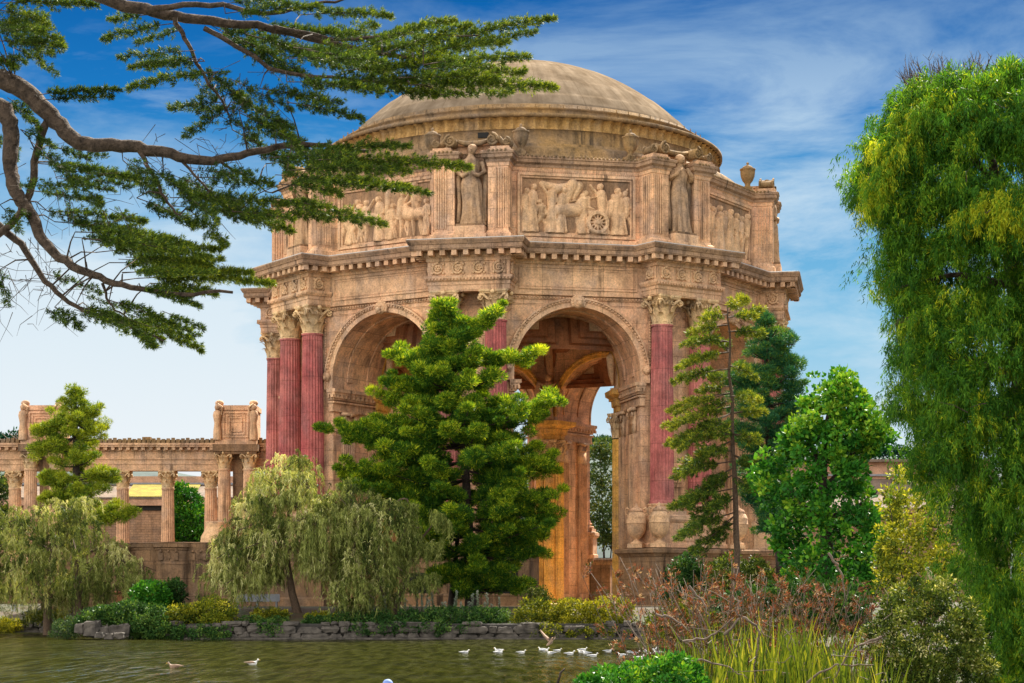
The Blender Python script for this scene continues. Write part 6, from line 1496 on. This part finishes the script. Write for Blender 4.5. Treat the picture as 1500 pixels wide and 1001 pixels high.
GP = [(682, 956, 1, 'white gull floating alone, leftmost of the flock'), (729, 953, -1, 'gull with raised tail, second from the left of the flock'), (732, 956, 1, 'gull tucked against the second gull from the left'), (765, 956, 1, 'low gull floating just left of the flying bird'),
      (793, 951, -1, 'gull under the left side of the flying bird'), (799, 953, 1, 'gull directly beneath the flying bird'), (806, 957, -1, 'gull on the water just in front of the flying bird'), (818, 953, 1, 'gull right of the flying bird, facing right'), (836, 958, 1, 'gull a little apart between flying bird and the next trio'),
      (851, 955, -1, 'left gull of the tight trio right of the flying bird'), (855, 952, 1, 'rear gull of the tight trio right of the flying bird'), (858, 957, -1, 'right gull of the tight trio right of the flying bird'), (870, 961, 1, 'gull nearest the camera in the middle of the flock'),
      (892, 954, 1, 'upright gull alone between the trio and the right pair'), (910, 960, -1, 'gull in front of the right pair'), (920, 955, -1, 'left gull of the right pair'), (932, 957, 1, 'right gull of the right pair'), (938, 964, 1, 'bright gull near the green bush at the bottom'),
      (947, 953, -1, 'leftmost gull of the crowd by the dry shrub'), (952, 955, 1, 'second gull of the crowd by the dry shrub'), (958, 952, 1, 'rear gull of the crowd by the dry shrub'), (963, 956, -1, 'gull at the right end of the crowd by the dry shrub'), (955, 958, 1, 'front gull of the crowd by the dry shrub')]
for i, (px, py, f, lb) in enumerate(GP):
    Yg = CZ * F_PX / (py + 1.5 - HOR); o = G if i == 0 else copy_tree(G); rr = random.Random(i)
    o.location = ((px - 750) / F_PX * Yg, Yg, -.03); o.rotation_euler = (0, 0, (0 if f > 0 else pi) + rr.uniform(-.6, .6)); s = rr.uniform(.8, 1.02); o.scale = (s, s, s); tag(o, lb, 'gull', 'gulls resting on the lagoon')
for px, py, lb, mats, f in ((371, 973, 'pale necked waterbird swimming alone in the middle of the lagoon', (DUCK, WHITE), 1), (254, 978, 'brown duck swimming among glittering ripples at the left', (DUCK, DUCK), -1)):
    Yg = CZ * F_PX / (py + 1 - HOR); o = floating_gull(*mats); o.name = 'waterbird'; o.location = ((px - 750) / F_PX * Yg, Yg, -.03); o.rotation_euler = (0, 0, 0 if f > 0 else pi); o.scale = (1.1, 1.1, 1.15); tag(o, lb, 'duck')
# flying gull, wings up, banking
root = empty('flying_gull', tuple(P(807, 943, 95.0)), R(25)); tag(root, 'grey bird taking off with wings raised above the resting gulls', 'gull')
m = MB(); gull_body(m); b_ = m.build('body', DUCK, root)
for sg in (-1, 1):
    m = MB(); st = [(0, .0, .12), (.18, .16, .11), (.36, .28, .09), (.52, .46, .06), (.62, .62, .015)]; V = []; F = []
    for (u, z, c) in st: V += [(.06 + c * .6, sg * (.05 + u * .75), .1 + z), (-.02, sg * (.05 + u * .75), .115 + z), (.06 - c * 1.1, sg * (.05 + u * .75), .1 + z), (-.02, sg * (.05 + u * .75), .085 + z)]
    for k in range(4):
        for q_ in range(4): F.append((k * 4 + q_, k * 4 + (q_ + 1) % 4, k * 4 + 4 + (q_ + 1) % 4, k * 4 + 4 + q_))
    m.add(V, F, True); m.build('wing', DUCK, root)
m = MB(); loft(m, [(.212, .207, .013, .013), (.25, .203, .008, .008), (.275, .196, .003, .004)], 6); m.build('beak', BEAK, root)
root.rotation_euler = (R(20), R(-38), R(35)); root.scale = (1.0, 1.0, 1.0)
# small perched bird in the yellow shrub
c = P(1364, 846, 44); root = empty('perched_bird', tuple(c), R(200)); tag(root, 'buff bird with dark cap perched among the yellow leaves', 'bird'); root.scale = (1.0, 1.0, 1.0)
m = MB(); loft(m, [(-.22, -.16, .01, .01), (-.14, -.08, .04, .03), (-.05, -.02, .085, .09), (.03, .05, .085, .10), (.07, .12, .06, .07), (.09, .18, .05, .05), (.13, .19, .035, .035), (.16, .185, .01, .01)]); m.build('body', simple('buff_feathers', (.36, .30, .17), .7, 9, .3), root)
m = MB(); m.ball((.09, 0, .205), .055, 8, 6, (1.1, .9, .6)); m.build('cap', simple('cap_feathers', (.05, .05, .10), .6, 9, .3), root)
# the top of a round blue buoy at the bottom edge
c = P(568, 1002, 60.0); root = empty('buoy', (c[0], 60.0, 0)); tag(root, 'round blue float just entering the bottom edge of the water', 'buoy')
zt = P(568, 995, 60.0)[2]; m = MB(); m.ball((0, 0, zt - .17), .17, 20, 14); m.build('float', BLUE, root); m = MB(); m.lathe([(.14, zt - .28), (.14, -.1)], 12); m.build('stem', GREYMETAL, root)
